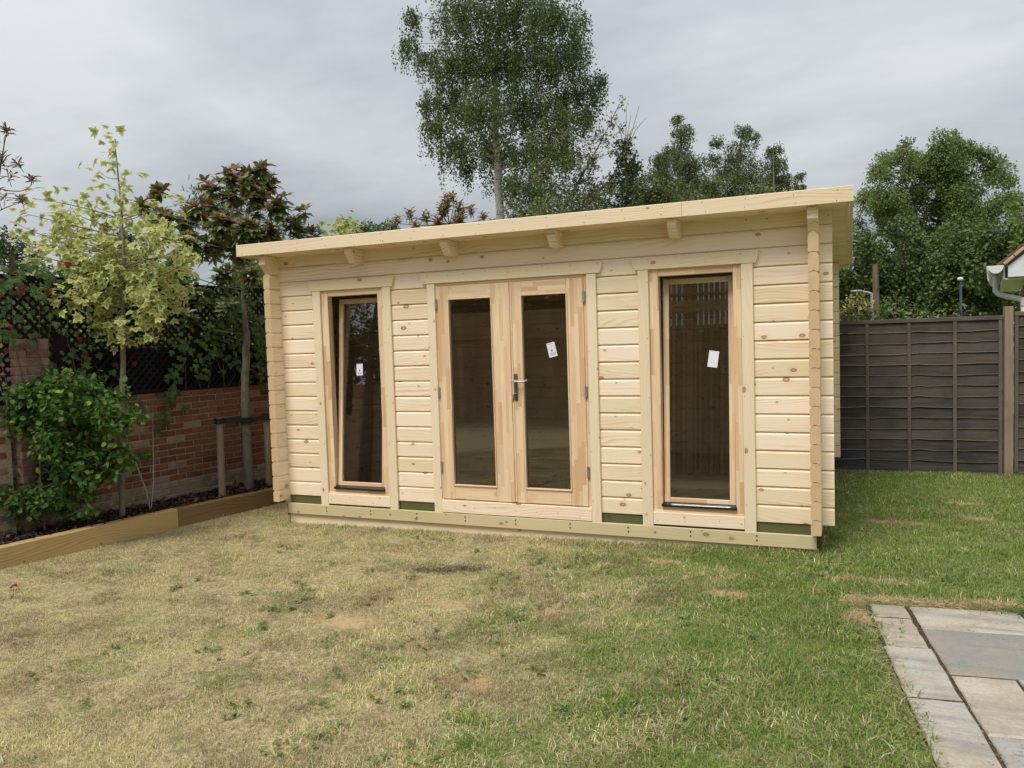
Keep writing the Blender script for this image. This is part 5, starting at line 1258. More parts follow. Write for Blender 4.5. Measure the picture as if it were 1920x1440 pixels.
pier = empty('brick_pier', (-1.86, -1.29, -.25)); tag(pier, 'square brick pier rising behind the rose bush', 'pier')
PW = .325
pf = [brick_mesh(.2155, .0665, .05, M_BRICKPIER, 60 + i) for i in range(3)]; ph = [brick_mesh(.0985, .0665, .05, M_BRICKPIER, 70 + i) for i in range(2)]
ptop = [brick_mesh(.1025, .094, .05, M_BRICKPIER, 80 + i) for i in range(2)]
pcx, pcy = -1.86, -1.29
for r in range(24):
    z = -.23 + r * .0735 + .0367
    last = r == 23
    for side, (nx_, ny_) in enumerate(((1, 0), (0, -1))):
        if last: lay = [(-.105, ptop[0]), (0.0015, ptop[1]), (.108, ptop[0])]
        else: lay = [(-.0535, pf[r % 3]), (.109, ph[r % 2])] if (r + side) % 2 else [(-.109, ph[r % 2]), (.0535, pf[(r + 1) % 3])]
        for s, me in lay:
            o = bpy.data.objects.new('brick', me)
            zz = z + (.014 if last else 0)
            if side == 0: place(o, (pcx + PW / 2 - .025 + random.uniform(-.002, .002), pcy + s, zz), pier, (0, 0, PI / 2))
            else: place(o, (pcx + s * .97 - .01, pcy - PW / 2 + .025 + random.uniform(-.002, .002), zz), pier, (0, 0, 0))
w = Wood(); w.box((pcx, pcy, .65), (1.76, PW - .02, PW - .02), 'z', 0); w.build('mortar', [M_MORTAR, M_MORTAR], (pcx, pcy, .65), pier)

wall2 = empty('brick_wall', (wall_x(-2.2) - .05, -2.2, -.25)); tag(wall2, 'stretch of low brick wall running on to the left of the brick pier', 'wall')
for r in range(18):
    z = -.215 + r * CH + CH / 2
    for k in range(8):
        s_ = -1.54 - S0 - (k + 1) * BL - (0 if r % 2 else BL / 2) + BL / 2
        p = np.array([wall_x(S0), S0]) + dirw * s_
        ms = fullp if r < 4 else full
        place(bpy.data.objects.new('brick', ms[(k * 5 + r) % len(ms)]), (p[0] - .03 + random.uniform(-.003, .0025), p[1], z), wall2, (0, 0, ang_w))
w = Wood(); w.box((0, 0, 0), (1.72, .06, 18 * CH - .05), 'x', 0); o = w.build('mortar', [M_MORTAR, M_MORTAR], (0, 0, 0)); pc = np.array([wall_x(S0), S0]) + dirw * (-1.54 - S0 - .82) + np.array([-.037, 0])
o.parent = wall2; o.location = Vector((pc[0], pc[1], -.235 + 9 * CH)) - WL[wall2.name]; o.rotation_euler = (0, 0, ang_w)

# ------------------------------------------------------------------ trellis on the wall
def trellis(label, s0, s1, z0, z1, back):
    pa = np.array([wall_x(S0) - .035, S0]) + dirw * s0; L = s1 - s0; Ht = z1 - z0
    c = np.array([*(pa + dirw * L / 2), (z0 + z1) / 2])
    root = empty('trellis_panel', (c[0], c[1], z0)); tag(root, label, 'trellis', 'black lattice panels on the brick wall')
    def put(o, du, dz, dn=0.0, rz=0.0):
        p = pa + dirw * (L / 2 + du); nrm = np.array([dirw[1], -dirw[0]])
        o.parent = root; o.location = Vector((p[0] + nrm[0] * dn, p[1] + nrm[1] * dn, (z0 + z1) / 2 + dz)) - WL[root.name]
        o.rotation_euler = Matrix.Rotation(ang_w, 3, 'Z').to_euler() if not rz else (Matrix.Rotation(ang_w, 3, 'Z') @ Matrix.Rotation(rz, 3, 'Y')).to_euler()
    for (ln, t, wd_, du, dz, r_) in ((L, .032, .045, 0, -Ht / 2 + .022, 0), (L, .032, .045, 0, Ht / 2 - .022, 0), (Ht - .09, .032, .045, -L / 2 + .022, 0, PI / 2), (Ht - .09, .032, .045, L / 2 - .022, 0, PI / 2)):
        w = Wood(); w.box((0, 0, 0), (ln, t, wd_), 'x', .003); o = w.build('frame_rail', [M_TRELLIS, M_TRELLIS], (0, 0, 0)); put(o, du, dz, 0, r_)
    # diagonal laths, clipped to the frame
    step = .083
    a0, b0 = L / 2 - .03, Ht / 2 - .03
    for sgn, dn in ((1, .006), (-1, -.006)):
        c_ = -(a0 + b0)
        while c_ < a0 + b0:
            # line: dz = sgn*du + c_ ; clip
            us = []
            lo = max(-a0, min((-b0 - c_) * sgn, (b0 - c_) * sgn)); hi = min(a0, max((-b0 - c_) * sgn, (b0 - c_) * sgn))
            if hi - lo > .02:
                um = (lo + hi) / 2; ln = (hi - lo) * math.sqrt(2)
                w = Wood(); w.box((0, 0, 0), (ln, .009, .024), 'x', 0); o = w.build('lath', [M_TRELLIS, M_TRELLIS], (0, 0, 0)); put(o, um, sgn * um + c_, dn, -sgn * PI / 4)
            c_ += step
    if back:
        w = Wood(); w.box((0, 0, 0), (L, .02, .47), 'x', 0); o = w.build('backing_board', [M_TRELLIS, M_TRELLIS], (0, 0, 0)); put(o, 0, -Ht / 2 + .235, -.05, 0)
    return root


trellis('black lattice panel left of the brick pier, mostly beyond the photo edge', -2.72, -1.065, 0.985, 2.12, False)
trellis('black lattice panel above the brick pier, creeper leaves along its top', -1.05, .10, 0.985, 2.12, False)
trellis('black lattice panel behind the pale maple', .115, 1.60, 0.985, 2.12, True)
trellis('black lattice panel behind the dark red-leaved tree', 1.615, 3.25, 0.985, 2.12, True)

# dark boarded fence a little beyond the trellis, seen through the lower lattice
# ------------------------------------------------------------------ lap panel fence at the back right
FA = np.array([4.42, 3.70]); FD = np.array([2.0, .12]); FD = FD / np.linalg.norm(FD); FANG = math.atan2(FD[1], FD[0])


def on_fence(s, n=0.0):
    return FA + FD * s + np.array([FD[1], -FD[0]]) * n


def fence_panel(label, s0, s1, z0, z1, battens):
    mid = on_fence((s0 + s1) / 2)
    root = empty('lap_fence', (mid[0], mid[1], z0)); tag(root, label, 'fence panel', 'dark lap fence panels')
    L = s1 - s0; sm = (s0 + s1) / 2
    def put(o, s, z, n, rx=0.0, vert=False):
        p = on_fence(s, n); o.parent = root; o.location = Vector((p[0], p[1], z)) - WL[root.name]
        o.rotation_euler = (Matrix.Rotation(FANG, 3, 'Z') @ Matrix.Rotation(rx, 3, 'X')).to_euler()
    nb = 14; st = (z1 - z0 - .08) / nb
    for k in range(nb):
        # wavy-edged lap boards: lower edge wanders
        z = z0 + .05 + k * st
        nx = 26; xs_ = np.linspace(-L / 2, L / 2, nx)
        ph_ = random.uniform(0, 6)
        kn = sum(a * np.exp(-((xs_ - c_) / .05) ** 2) for a, c_ in ((random.uniform(-.012, .012), random.uniform(-.9, .9)), (random.uniform(-.014, .014), .12), (random.uniform(-.006, .006), .55)))
        lo = -.004 + .005 * np.sin(xs_ * 3 + ph_) + .003 * np.sin(xs_ * 9 + ph_ * 2) + kn
        bow = .004 * np.sin(xs_ * 5 + ph_)
        V, W_, F = [], [], []
        ro = RNG.uniform(0, 50, 3)
        for i, x in enumerate(xs_):
            for (yy_, zz) in ((-.030 + bow[i] * .3, lo[i]), (-.034 + bow[i] * .3, lo[i] + .008), (-.012 + bow[i], st + .022), (-.004 + bow[i], st + .022), (-.020 + bow[i] * .3, lo[i])):
                V.append((x, yy_, zz)); W_.append((x + ro[0], yy_ + ro[1], zz + ro[2]))
        for i in range(nx - 1):
            for q in range(5): F.append([i * 5 + q, i * 5 + (q + 1) % 5, i * 5 + 5 + (q + 1) % 5, i * 5 + 5 + q])
        F = [f[::-1] for f in F]
        me = mesh_np('lap_board', np.array(V), [np.array(F)], [M_SLAT, M_WANEY], [1 if q % 5 == 0 else 0 for q in range(len(F))], False, {'wood': ('FLOAT_VECTOR', np.array(W_))})
        o = bpy.data.objects.new('lap_board', me); COL.objects.link(o); put(o, sm, z, 0)
    w = Wood(); w.box((0, 0, 0), (L, .045, .045), 'x', .004); put(w.build('top_rail', [M_BATTEN, M_BATTEN], (0, 0, 0)), sm, z1 - .022, .018)
    w = Wood(); w.box((0, 0, 0), (L, .04, .04), 'x', .004); put(w.build('bottom_rail', [M_BATTEN, M_BATTEN], (0, 0, 0)), sm, z0 + .02, .018)
    for b in battens:
        w = Wood(); w.box((0, 0, 0), (z1 - z0 - .09, .020, .036), 'z', .003); put(w.build('batten', [M_BATTEN, M_BATTEN], (0, 0, 0)), b, (z0 + z1) / 2 - .003, .032)
    return root


s_of = lambda x: (x - FA[0]) / FD[0]
fence_panel('dark lap fence panel between the cabin and the pale post', s_of(4.62), s_of(6.455), -.235, 1.515, [s_of(4.645), s_of(5.125), s_of(5.55), s_of(6.0), s_of(6.43)])
fence_panel('dark lap fence panel beyond the pale post at the photo edge', s_of(6.56), s_of(8.39), -.21, 1.55, [s_of(6.58), s_of(7.0), s_of(7.45), s_of(7.9), s_of(8.36)])
fence_panel('dark lap fence panel hidden behind the cabin', s_of(2.70), s_of(4.52), -.26, 1.49, [s_of(2.73), s_of(3.15), s_of(3.6), s_of(4.05), s_of(4.49)])
for x, lb in ((6.507, 'pale square fence post between two dark lap panels'), (4.57, 'square fence post close behind the cabin corner')):
    p = on_fence(s_of(x), .01)
    w = Wood(); w.box((0, 0, 0), (1.90, .085, .082), 'z', .004); o = w.build('fence_post', [M_POST, M_POST], (0, 0, 0)); o.location = (p[0], p[1], -.30 + .95 + .01); o.rotation_euler = (0, 0, FANG); tag(o, lb, 'fence post', 'square fence posts')

# ------------------------------------------------------------------ neighbour's house corner beyond the fence
M_UPVC = plain('white_plastic', (0.66, 0.67, 0.69), 0.35, 0.4, 0, .05)
M_TILE = plain('clay_tile', (0.20, 0.085, 0.055), 0.8, 0.2, 0, .25, 20, .3)
M_VERGE = plain('verge_mortar', (0.42, 0.35, 0.24), 0.9, 0.1, 0, .15, 30, .3)
hs = empty('neighbour_house', (6.62, 5.0, -.2)); tag(hs, 'corner of a brick house with white gutter and downpipe beyond the fence', 'house')
def hbox(name, x0, x1, y0, y1, z0, z1, m):
    w = Wood(); c = ((x0 + x1) / 2, (y0 + y1) / 2, (z0 + z1) / 2); w.box(c, (x1 - x0, y1 - y0, z1 - z0), 'x', .003); return w.build(name, [m, m], c, hs)
hbox('wall', 6.92, 10.5, 5.23, 9.2, -.2, 1.93, M_TILE)
bm_ = brick_mesh(.205, .065, .03, M_BRICK, 90); bh_ = brick_mesh(.097, .065, .03, M_BRICK, 91)
for r in range(9):
    for k in range(3):
        o = bpy.data.objects.new('brick', bm_ if not (r % 2 and k == 0) else bh_)
        x = 6.90 + .1075 + k * .215 - (.1075 if r % 2 else 0); x = x if not (r % 2 and k == 0) else 6.95
        place(o, (x, 5.209, 1.30 + r * .075), hs)
# gable board (white, triangular) and soffit
V = []
for y in (5.05, 5.09):
    V += [(6.69, y, 1.985), (9.0, y, 1.985), (9.0, y, 4.02), (6.69, y, 2.115)]
V = np.array(V)
me = mesh_np('gable_board', V - np.array(WL[hs.name]), [np.array([[0, 1, 2, 3], [7, 6, 5, 4], [0, 4, 5, 1], [1, 5, 6, 2], [2, 6, 7, 3], [3, 7, 4, 0]])], [M_UPVC]); place(bpy.data.objects.new('gable_board', me), WL[hs.name], hs)
hbox('soffit', 6.66, 6.90, 5.10, 9.0, 1.955, 1.975, M_UPVC)
hbox('fascia', 6.64, 6.66, 5.10, 9.0, 1.96, 2.12, M_UPVC)
# tile courses climbing the verge
rs = math.atan2(.90, 1.0)
for k in range(10):
    x = 6.60 + k * .105; z = 2.145 + k * .105 * .88
    w = Wood(); w.box((0, 0, 0), (1.6, .030, .20), 'y', .006); o = w.build('roof_tile_course', [M_TILE, M_TILE], (0, 0, 0)); o.parent = hs; o.location = Vector((x + .06, 5.83, z + .045)) - WL[hs.name]; o.rotation_euler = (0, -rs - PI / 2 + .14 + PI, 0)
    w = Wood(); w.box((0, 0, 0), (.13, .04, .035), 'x', .006); o = w.build('verge_tile', [M_VERGE, M_VERGE], (0, 0, 0)); o.parent = hs; o.location = Vector((x + .10, 5.025, z + .040)) - WL[hs.name]; o.rotation_euler = (0, -rs, 0)
# half-round gutter running away along the eave, brackets, swan-neck downpipe
gv, gf = [], []
th = np.linspace(PI, 2 * PI, 13); yy_ = [5.0, 8.9]
for y in yy_:
    for r_ in (.078, .072):
        for a in th: gv.append((6.565 + math.cos(a) * r_, y, 2.125 + math.sin(a) * r_ * 1.15))
n = 13
gf = [[i, i + 1, 2 * n + i + 1, 2 * n + i] for i in range(n - 1)] + [[n + i + 1, n + i, 3 * n + i, 3 * n + i + 1] for i in range(n - 1)] + [[0, 2 * n, 3 * n, n], [n - 1, 2 * n - 1, 4 * n - 1, 3 * n - 1]]
gt = place(bpy.data.objects.new('gutter', mesh_np('gutter', np.array(gv) - np.array(WL[hs.name]), [np.array(gf)], [M_UPVC], None, False)), WL[hs.name], hs)
cap = np.array([(6.565 + math.cos(a) * .082, y, 2.127 + math.sin(a) * .082 * 1.15) for y in (4.985, 5.0) for a in th])
place(bpy.data.objects.new('gutter_end', mesh_np('gutter_end', cap - np.array(WL[hs.name]), [np.array([list(range(n))[::-1]]), np.array([list(range(n, 2 * n))]), np.array([[i, i + 1, n + i + 1, n + i] for i in range(n - 1)] + [[n - 1, 0, n, 2 * n - 1]])], [M_UPVC])), WL[hs.name], gt)
for y in (5.25, 5.55, 5.85, 6.6, 7.6):
    t = Tubes(); t.add([(6.565 + math.cos(a) * .085, y, 2.125 + math.sin(a) * .085 * 1.15) for a in np.linspace(PI * .95, 2 * PI, 9)], [.018] * 9, 6); t.build('gutter_bracket', [M_UPVC], (6.56, y, 2.1), hs)
t = Tubes(); px_, py_ = 6.565, 5.42
t.add([(px_ - .0, py_, 2.05), (px_, py_, 1.97), (px_, py_, 1.84), (px_ + .03, py_ + .01, 1.80), (px_ + .12, py_ + .0, 1.765), (px_ + .255, py_ - .10, 1.725), (px_ + .29, py_ - .14, 1.69), (px_ + .295, py_ - .15, 1.5), (px_ + .295, py_ - .15, -.2)], [.036, .034, .034, .034, .034, .034, .035, .034, .034], 10)
t.add([(px_ + .295, py_ - .15, 1.74), (px_ + .295, py_ - .15, 1.64)], [.040, .040], 10)
t.build('downpipe', [M_UPVC], (px_, py_, 1.8), hs)
hs.rotation_euler = (0, 0, R(-8))

# ------------------------------------------------------------------ poles, lamps, cables
t = Tubes(); t.add([(5.58, 16.0, -.3), (5.57, 16.0, 1.5), (5.54, 16.05, 3.06)], [.085, .08, .072], 8)
o = t.build('wooden_pole', [barkmat('pole_wood', (0.16, 0.115, 0.075), (0.09, 0.06, 0.04), 14.0)], (5.58, 16, -.3)); tag(o, 'brown wooden utility pole standing in front of the dark trees', 'pole')
M_GREYP = plain('grey_painted_steel', (0.32, 0.34, 0.36), 0.5, 0.4, 0.2); M_BLUEP = plain('blue_painted_steel', (0.06, 0.075, 0.14), 0.5, 0.4, 0.0)
lp = empty('street_lamp', (5.51, 18.2, -.3)); tag(lp, 'pale grey street lamp with a horizontal arm above the yellow bush', 'street lamp')
t = Tubes(); t.add([(5.51, 18.2, -.3), (5.51, 18.2, 2.3), (5.50, 18.2, 2.40), (5.44, 18.19, 2.44), (5.2, 18.15, 2.50)], [.05, .04, .035, .03, .028], 8); t.build('pole', [M_GREYP], (5.51, 18.2, -.3), lp)
V, F = lathe([(.0, -.16), (.05, -.14), (.065, 0), (.05, .14), (0, .16)], (5.12, 18.14, 2.50), 8, 'x'); V[:, 2] = 2.50 + (V[:, 2] - 2.50) * .5
place(bpy.data.objects.new('lamp_head', mesh_np('lamp_head', V - np.array(WL[lp.name]), [F], [M_GREYP], None, True)), WL[lp.name], lp)
lp = empty('street_lamp', (7.53, 16.88, -.3)); tag(lp, 'dark blue street lamp post with a pale round top against dark trees', 'street lamp')
t = Tubes(); t.add([(7.53, 16.88, -.3), (7.53, 16.88, 1.5), (7.52, 16.88, 2.58)], [.036, .033, .030], 10); t.build('pole', [M_BLUEP], (7.53, 16.88, -.3), lp)
V, F = lathe([(.0, -.02), (.055, -.02), (.075, .01), (.065, .04), (.035, .06), (0, .065)], (7.51, 16.88, 2.60), 12)
place(bpy.data.objects.new('lamp_head', mesh_np('lamp_head', V - np.array(WL[lp.name]), [F], [plain('lamp_cover', (0.6, 0.6, 0.58), .4)], None, True)), WL[lp.name], lp)
M_CABLE = plain('overhead_cable', (0.05, 0.05, 0.055), 0.6)
for k, (a, b, lb) in enumerate((((-5.9, -2.2, 2.96), (-6.25, 4.6, 3.19), 'upper of the two thin cables crossing the sky at far left'), ((-6.05, -2.2, 2.92), (-6.25, 4.6, 3.13), 'lower of the two thin cables crossing the sky at far left'))):
    f = np.linspace(0, 1, 24)[:, None]; pts = np.array(a) * (1 - f) + np.array(b) * f; pts[:, 2] -= .05 * (4 * f * (1 - f))[:, 0]
    t = Tubes(); t.add(pts, [.007] * 24, 5); o = t.build('overhead_cable', [M_CABLE], a); tag(o, lb, 'cable', 'overhead cables')

# ------------------------------------------------------------------ tree stakes and tie
for (x, y, zt, lb) in ((-1.108, .287, .70, 'weathered round tree stake in front of the brick wall'), (-1.033, .93, .67, 'weathered round tree stake next to the cabin corner')):
    t = Tubes(); t.add([(x, y, -.35), (x - .004, y, .1), (x - .012, y + .02, zt - .01), (x - .012, y + .02, zt)], [.040, .038, .036, .030], 10)
    V, F = t.get(); W_ = V[:, [2, 0, 1]] + RNG.uniform(0, 30, 3)
    top = np.array([list(range(30, 40))])
    me = mesh_np('tree_stake', V - np.array([x, y, -.3]), [F, top], [M_STAKE], None, True, {'wood': ('FLOAT_VECTOR', W_)})
    o = place(bpy.data.objects.new('tree_stake', me), (x, y, -.3)); tag(o, lb, 'stake', 'tree stakes')
V = []
def strap(pts, h=.055, th_=.006):
    pts = np.array(pts); n = len(pts); T = np.gradient(pts, axis=0); T /= np.linalg.norm(T, axis=1)[:, None]; S = np.cross(T, [0, 0, 1.]); S /= np.linalg.norm(S, axis=1)[:, None]
    V = np.concatenate([pts + S * a + np.array([0, 0, b]) for a, b in ((-th_, -h / 2), (th_, -h / 2), (th_, h / 2), (-th_, h / 2))])
    F = [[q * n + i, q * n + i + 1, ((q + 1) % 4) * n + i + 1, ((q + 1) % 4) * n + i] for q in range(4) for i in range(n - 1)] + [[0, n, 2 * n, 3 * n], [4 * n - 1, 3 * n - 1, 2 * n - 1, n - 1]]
    return V, np.array(F)
pts = [(-1.075, .275, .668), (-1.07, .34, .668), (-1.10, .60, .645), (-1.098, .74, .632), (-1.095, .80, .632), (-1.03, .88, .648), (-.99, .915, .652), (-.985, .96, .652)]
V, F = strap(pts)
pts2 = [(-1.165 + .062 * math.cos(a), .765 + .062 * math.sin(a), .62) for a in np.linspace(0, 2 * PI, 14)]
V2, F2 = strap(pts2, .05)
pts3 = [(-1.120 + .046 * math.cos(a), .305 + .046 * math.sin(a), .668) for a in np.linspace(0, 2 * PI, 12)]; V3, F3 = strap(pts3, .058)
pts4 = [(-1.043 + .044 * math.cos(a), .948 + .044 * math.sin(a), .645) for a in np.linspace(0, 2 * PI, 12)]; V4, F4 = strap(pts4, .058)
Vs = [V, V2, V3, V4]; Fs = []; b = 0
for v_, f_ in zip(Vs, (F, F2, F3, F4)): Fs.append(f_ + b); b += len(v_)
o = place(bpy.data.objects.new('tree_tie', mesh_np('tree_tie', np.concatenate(Vs), Fs, [M_RUBBER]))); tag(o, 'black rubber tree tie strapped between two stakes and a grey trunk', 'tree tie')

# ------------------------------------------------------------------ trees and shrubs
plant('birch_tree', 'tall silver birch with drooping branches rising above the cabin roof', 'tree', 'birch', L_BIRCH, B_BIRCH, 'quad', .045, .034, 5.0, 'droop', seed=11, twig_r=.005)
plant('willow_tree', 'thin grey-green tree with sparse upright leafy shoots beside the birch', 'tree', 'willow', L_WILLOW, B_GREY, 'quad', .058, .030, 6.0, 'round', seed=12, twig_r=.007)
plant('ivy_clad_tree', 'dark ivy-clad tree with bare twigs on top between birch and rear birches', 'tree', 'ivy', L_IVY, B_GREY, 'quad', .06, .052, 7.0, 'round', seed=13,
      extra=lambda rng, lv, tw, tb: [tw.add([(.25, 11.9, 5.6), (.25 + dx * .5, 11.9, 6.1), (.25 + dx, 11.9, 6.1 + h)], [.012, .009, .004], 3) for dx, h in ((.35, .55), (.15, .35), (.5, .25), (-.2, .2), (.28, .1), (.05, .6))])
for i, (k, lb) in enumerate((('bgb1', 'tallest of the green birches behind the cabin roof, nearest the tall birch'), ('bgb2', 'middle of the green birches behind the cabin roof'), ('bgb3', 'lowest of the green birches behind the cabin roof, next to the open sky'))):
    plant('background_birch', lb, 'tree', k, L_BGB, B_GREY, 'quad', .052, .042, 7.0, 'droop' if i != 1 else 'round', group='birches behind the cabin', seed=20 + i, twig_r=.010)
plant('leafy_shrub', 'low green thicket showing just above the cabin roof below the birches', 'shrub', 'lowshrub', L_WILLOW, B_GREY, 'quad', .055, .042, 6.5, 'round', seed=24)
plant('poplar_tree', 'large rounded light green tree with sky gaps above the back fence', 'tree', 'poplar', L_POPLAR, B_GREY, 'quad', .090, .075, 4.6, 'round', seed=30, twig_r=.02, shell=2.0)
DL = ['dark green tree standing close behind the right cabin eave', 'dark green tree behind the wooden utility pole', 'very dark green tree behind the blue street lamp', 'dark green tree behind the white gutter', 'small pale green tree top above the tiled roof']
for i in range(5):
    plant('dense_tree', DL[i], 'tree', 'dm%d' % (i + 1), L_DARK if i < 4 else L_POPLAR, B_BROWN, 'quad', .115, .09, 6.5, 'round', group='dense trees beyond the back fence', seed=31 + i, twig_r=.012)
plant('dense_tree', 'dark tree above the trellis at far left under the cables', 'tree', 'ltree', L_DARK, B_BROWN, 'quad', .10, .08, 6.0, 'round', group='dark trees beyond the trellis', seed=40)
plant('dense_tree', 'small dark tree seen behind the pale maple', 'tree', 'ltree2', L_DARK, B_BROWN, 'quad', .10, .08, 6.0, 'round', group='dark trees beyond the trellis', seed=41)
plant('conifer_tree', 'soft dark green conifer behind the red-leaved tree', 'conifer', 'conifer', L_CONIFER, B_BROWN, 'needle', .11, .022, 7.0, 'round', seed=42)
for i, (k, lb) in enumerate((('bh1', 'yellow-green shrub behind the lattice at far left'), ('bh2', 'yellow-green shrub behind the lattice below the pale maple'), ('bh3', 'yellow-green shrub behind the lattice beside the cabin'))):
    plant('garden_shrub', lb, 'shrub', k, L_HEDGE, B_BROWN, 'quad', .08, .06, 6.0, 'round', group='shrubs behind the lattice', seed=43 + i)


def red_tint(rng, tp, ctr, ring, n):
    hi = np.clip((tp[2] - 2.15) / .9, 0, 1)
    if ring == 0: return np.where(rng.uniform(size=n) < .06 + .52 * hi, rng.uniform(0, .32, n), rng.uniform(.45, 1, n))
    return np.where(rng.uniform(size=n) < .08 * hi, rng.uniform(.1, .35, n), rng.uniform(.45, 1, n))


plant('red_leaved_tree', 'staked young evergreen tree with dark red-brown leaf tips by the cabin corner', 'tree', 'redtree', L_RED, B_GREY, 'oval', .118, .060, 4.6, 'rosette', seed=50, tint=red_tint, twig_r=.006)


def maple_extra(rng, lv, tw, tb):
    for (a, b) in (((-1.27, -.67, 1.55), (-1.05, -.5, 1.78)), ((-1.29, -.67, 1.5), (-1.12, -.57, 1.72))):
        tb.add([a, (np.array(a) + b) / 2 + np.array([0, 0, .02]), b], [.010, .008, .006], 6)


plant('variegated_maple', 'slender young maple with pale yellow variegated leaves beside the rose bush', 'tree', 'maple', L_MAPLE, B_GREY, 'maple', .090, .090, 4.2, 'round', seed=51, twig_r=.003, extra=maple_extra, tint=lambda rng, P, c, r, n: np.clip(rng.normal(.55, .25, n), 0, 1))
plant('variegated_maple', 'top of a second pale variegated maple just above the left roof edge', 'tree', 'maple2', L_MAPLE, B_GREY, 'maple', .11, .11, 4.5, 'round', seed=52, twig_r=.003)
plant('twiggy_shrub', 'thin bare-branched shrub with few reddish leaves at the far left edge', 'shrub', 'twig', L_TWIG, B_TWIG, 'oval', .075, .018, 2.2, 'shoot', seed=53, twig_r=.003, kink=.15)
plant('rose_bush', 'bushy green rose bush in front of the brick pier', 'bush', 'rose', L_ROSE, B_TWIG, 'oval', .056, .046, 11.0, 'round', seed=54, twig_r=.003, flat=.8)
plant('photinia_shrub', 'photinia shrub with coppery red shoot tips above the cabin roof', 'shrub', 'phot', L_PHOT, B_TWIG, 'oval', .10, .036, 4.6, 'shoot', seed=55, twig_r=.005)
plant('clipped_hedge', 'dense mid-green hedge top behind the cabin, left of the photinia', 'hedge', 'hedge', L_HEDGE, B_BROWN, 'quad', .065, .04, 8.0, 'round', seed=56)


def yb_tint(rng, P, c, r, n):
    return np.where((P[:, 2] > 1.75 + rng.normal(size=n) * .09), rng.uniform(.55, 1, n), rng.uniform(0, .6, n))


plant('yellow_topped_bush', 'round bush with yellow top leaves just behind the back fence', 'bush', 'yellow', L_YELLOWBUSH, B_BROWN, 'quad', .06, .045, 3.4, 'round', seed=57, tint=yb_tint)
for i, (k, lb) in enumerate((('sh1', 'small upright shrub behind the fence beside the wooden pole'), ('sh2', 'low spreading shrub over the fence top in front of the dark trees'), ('sh3', 'low shrub over the fence top below the blue street lamp'))):
    plant('small_shrub', lb, 'shrub', k, L_SHRUB, B_BROWN, 'quad', .065, .04, 2.6, 'round', group='small shrubs just beyond the fence', seed=58 + i)

# far-off wood all round the back and left
rw = np.random.default_rng(90); lv = Leaves('quad'); tb = Tubes()
for a in np.arange(-8, 178, 1.5):
    for _ in range(2):
        dd = rw.uniform(46, 62); th = R(90 + a) + rw.normal() * .015 if a > 8 else R(90 + a)
        c_ = np.array([4.96 + dd * math.cos(th), -6.07 + dd * math.sin(th), 0]); hh = rw.uniform(3.2, 5.6)
        n = 300
        P = c_ + rw.normal(size=(n, 3)) * np.array([1.1, 1.1, 0]); P[:, 2] = rw.uniform(0, 1, n) ** .8 * hh - .2
        lv.add(P, rdir(n, rw), unit(rw.normal(size=(n, 3)) + np.array([0, 0, .6])), rw.uniform(.35, .6, n), rw.uniform(.3, .5, n), np.clip(rw.normal(.4, .2, n) + rw.normal() * .15, 0, 1))
V, F, t_, E = lv.get()
o = place(bpy.data.objects.new('far_wood', mesh_np('far_wood', V, [F], [L_DARK], None, False, {'tint': ('FLOAT', t_)}))); tag(o, 'distant dark green wood along the horizon beyond the gardens', 'wood', kind='stuff')

# creeper over the trellis: hanging sprays of red and green leaves
def creeper(name, label, spots, seed):
    rng = np.random.default_rng(seed); lv = Leaves('maple'); tb = Tubes()
    base = np.array([-1.6, spots[0][0], 1.0])
    root = empty(name, base); tag(root, label, 'climber', 'creepers on the trellis')
    for (y, z, r, n, red) in spots:
        x = wall_x(y) + .03
        P = np.stack([x + rng.uniform(.0, .10, n), y + rng.normal(size=n) * r, z + rng.normal(size=n) * r * .8], 1)
        A = unit(np.stack([rng.uniform(.1, .6, n), rng.normal(size=n) * .5, -np.ones(n)], 1)); Nn = unit(np.stack([np.ones(n), -rng.uniform(0, .8, n), rng.uniform(.1, .8, n)], 1))
        t = np.where(rng.uniform(size=n) < red * .6, rng.uniform(0, .36, n) ** .8, rng.uniform(.4, 1, n))
        lv.add(P, A, Nn, rng.uniform(.035, .08, n), rng.uniform(.035, .08, n), t)
        q = [(x + .02, y + rng.uniform(-.1, .1), 1.0), (x + .03, y + rng.uniform(-.1, .1), (1 + z) / 2), (x + .02, y, z)]
        tb.add(q, [.004, .003, .002], 4)
    V, F, t, E = lv.get()
    tag(place(bpy.data.objects.new('leaves', mesh_np('leaves', V - base, [F], [L_CREEPER], None, False, {'tint': ('FLOAT', t), 'edge': ('FLOAT', E)})), base, root), kind='stuff')
    tb.build('stem', [B_TWIG], base, root)


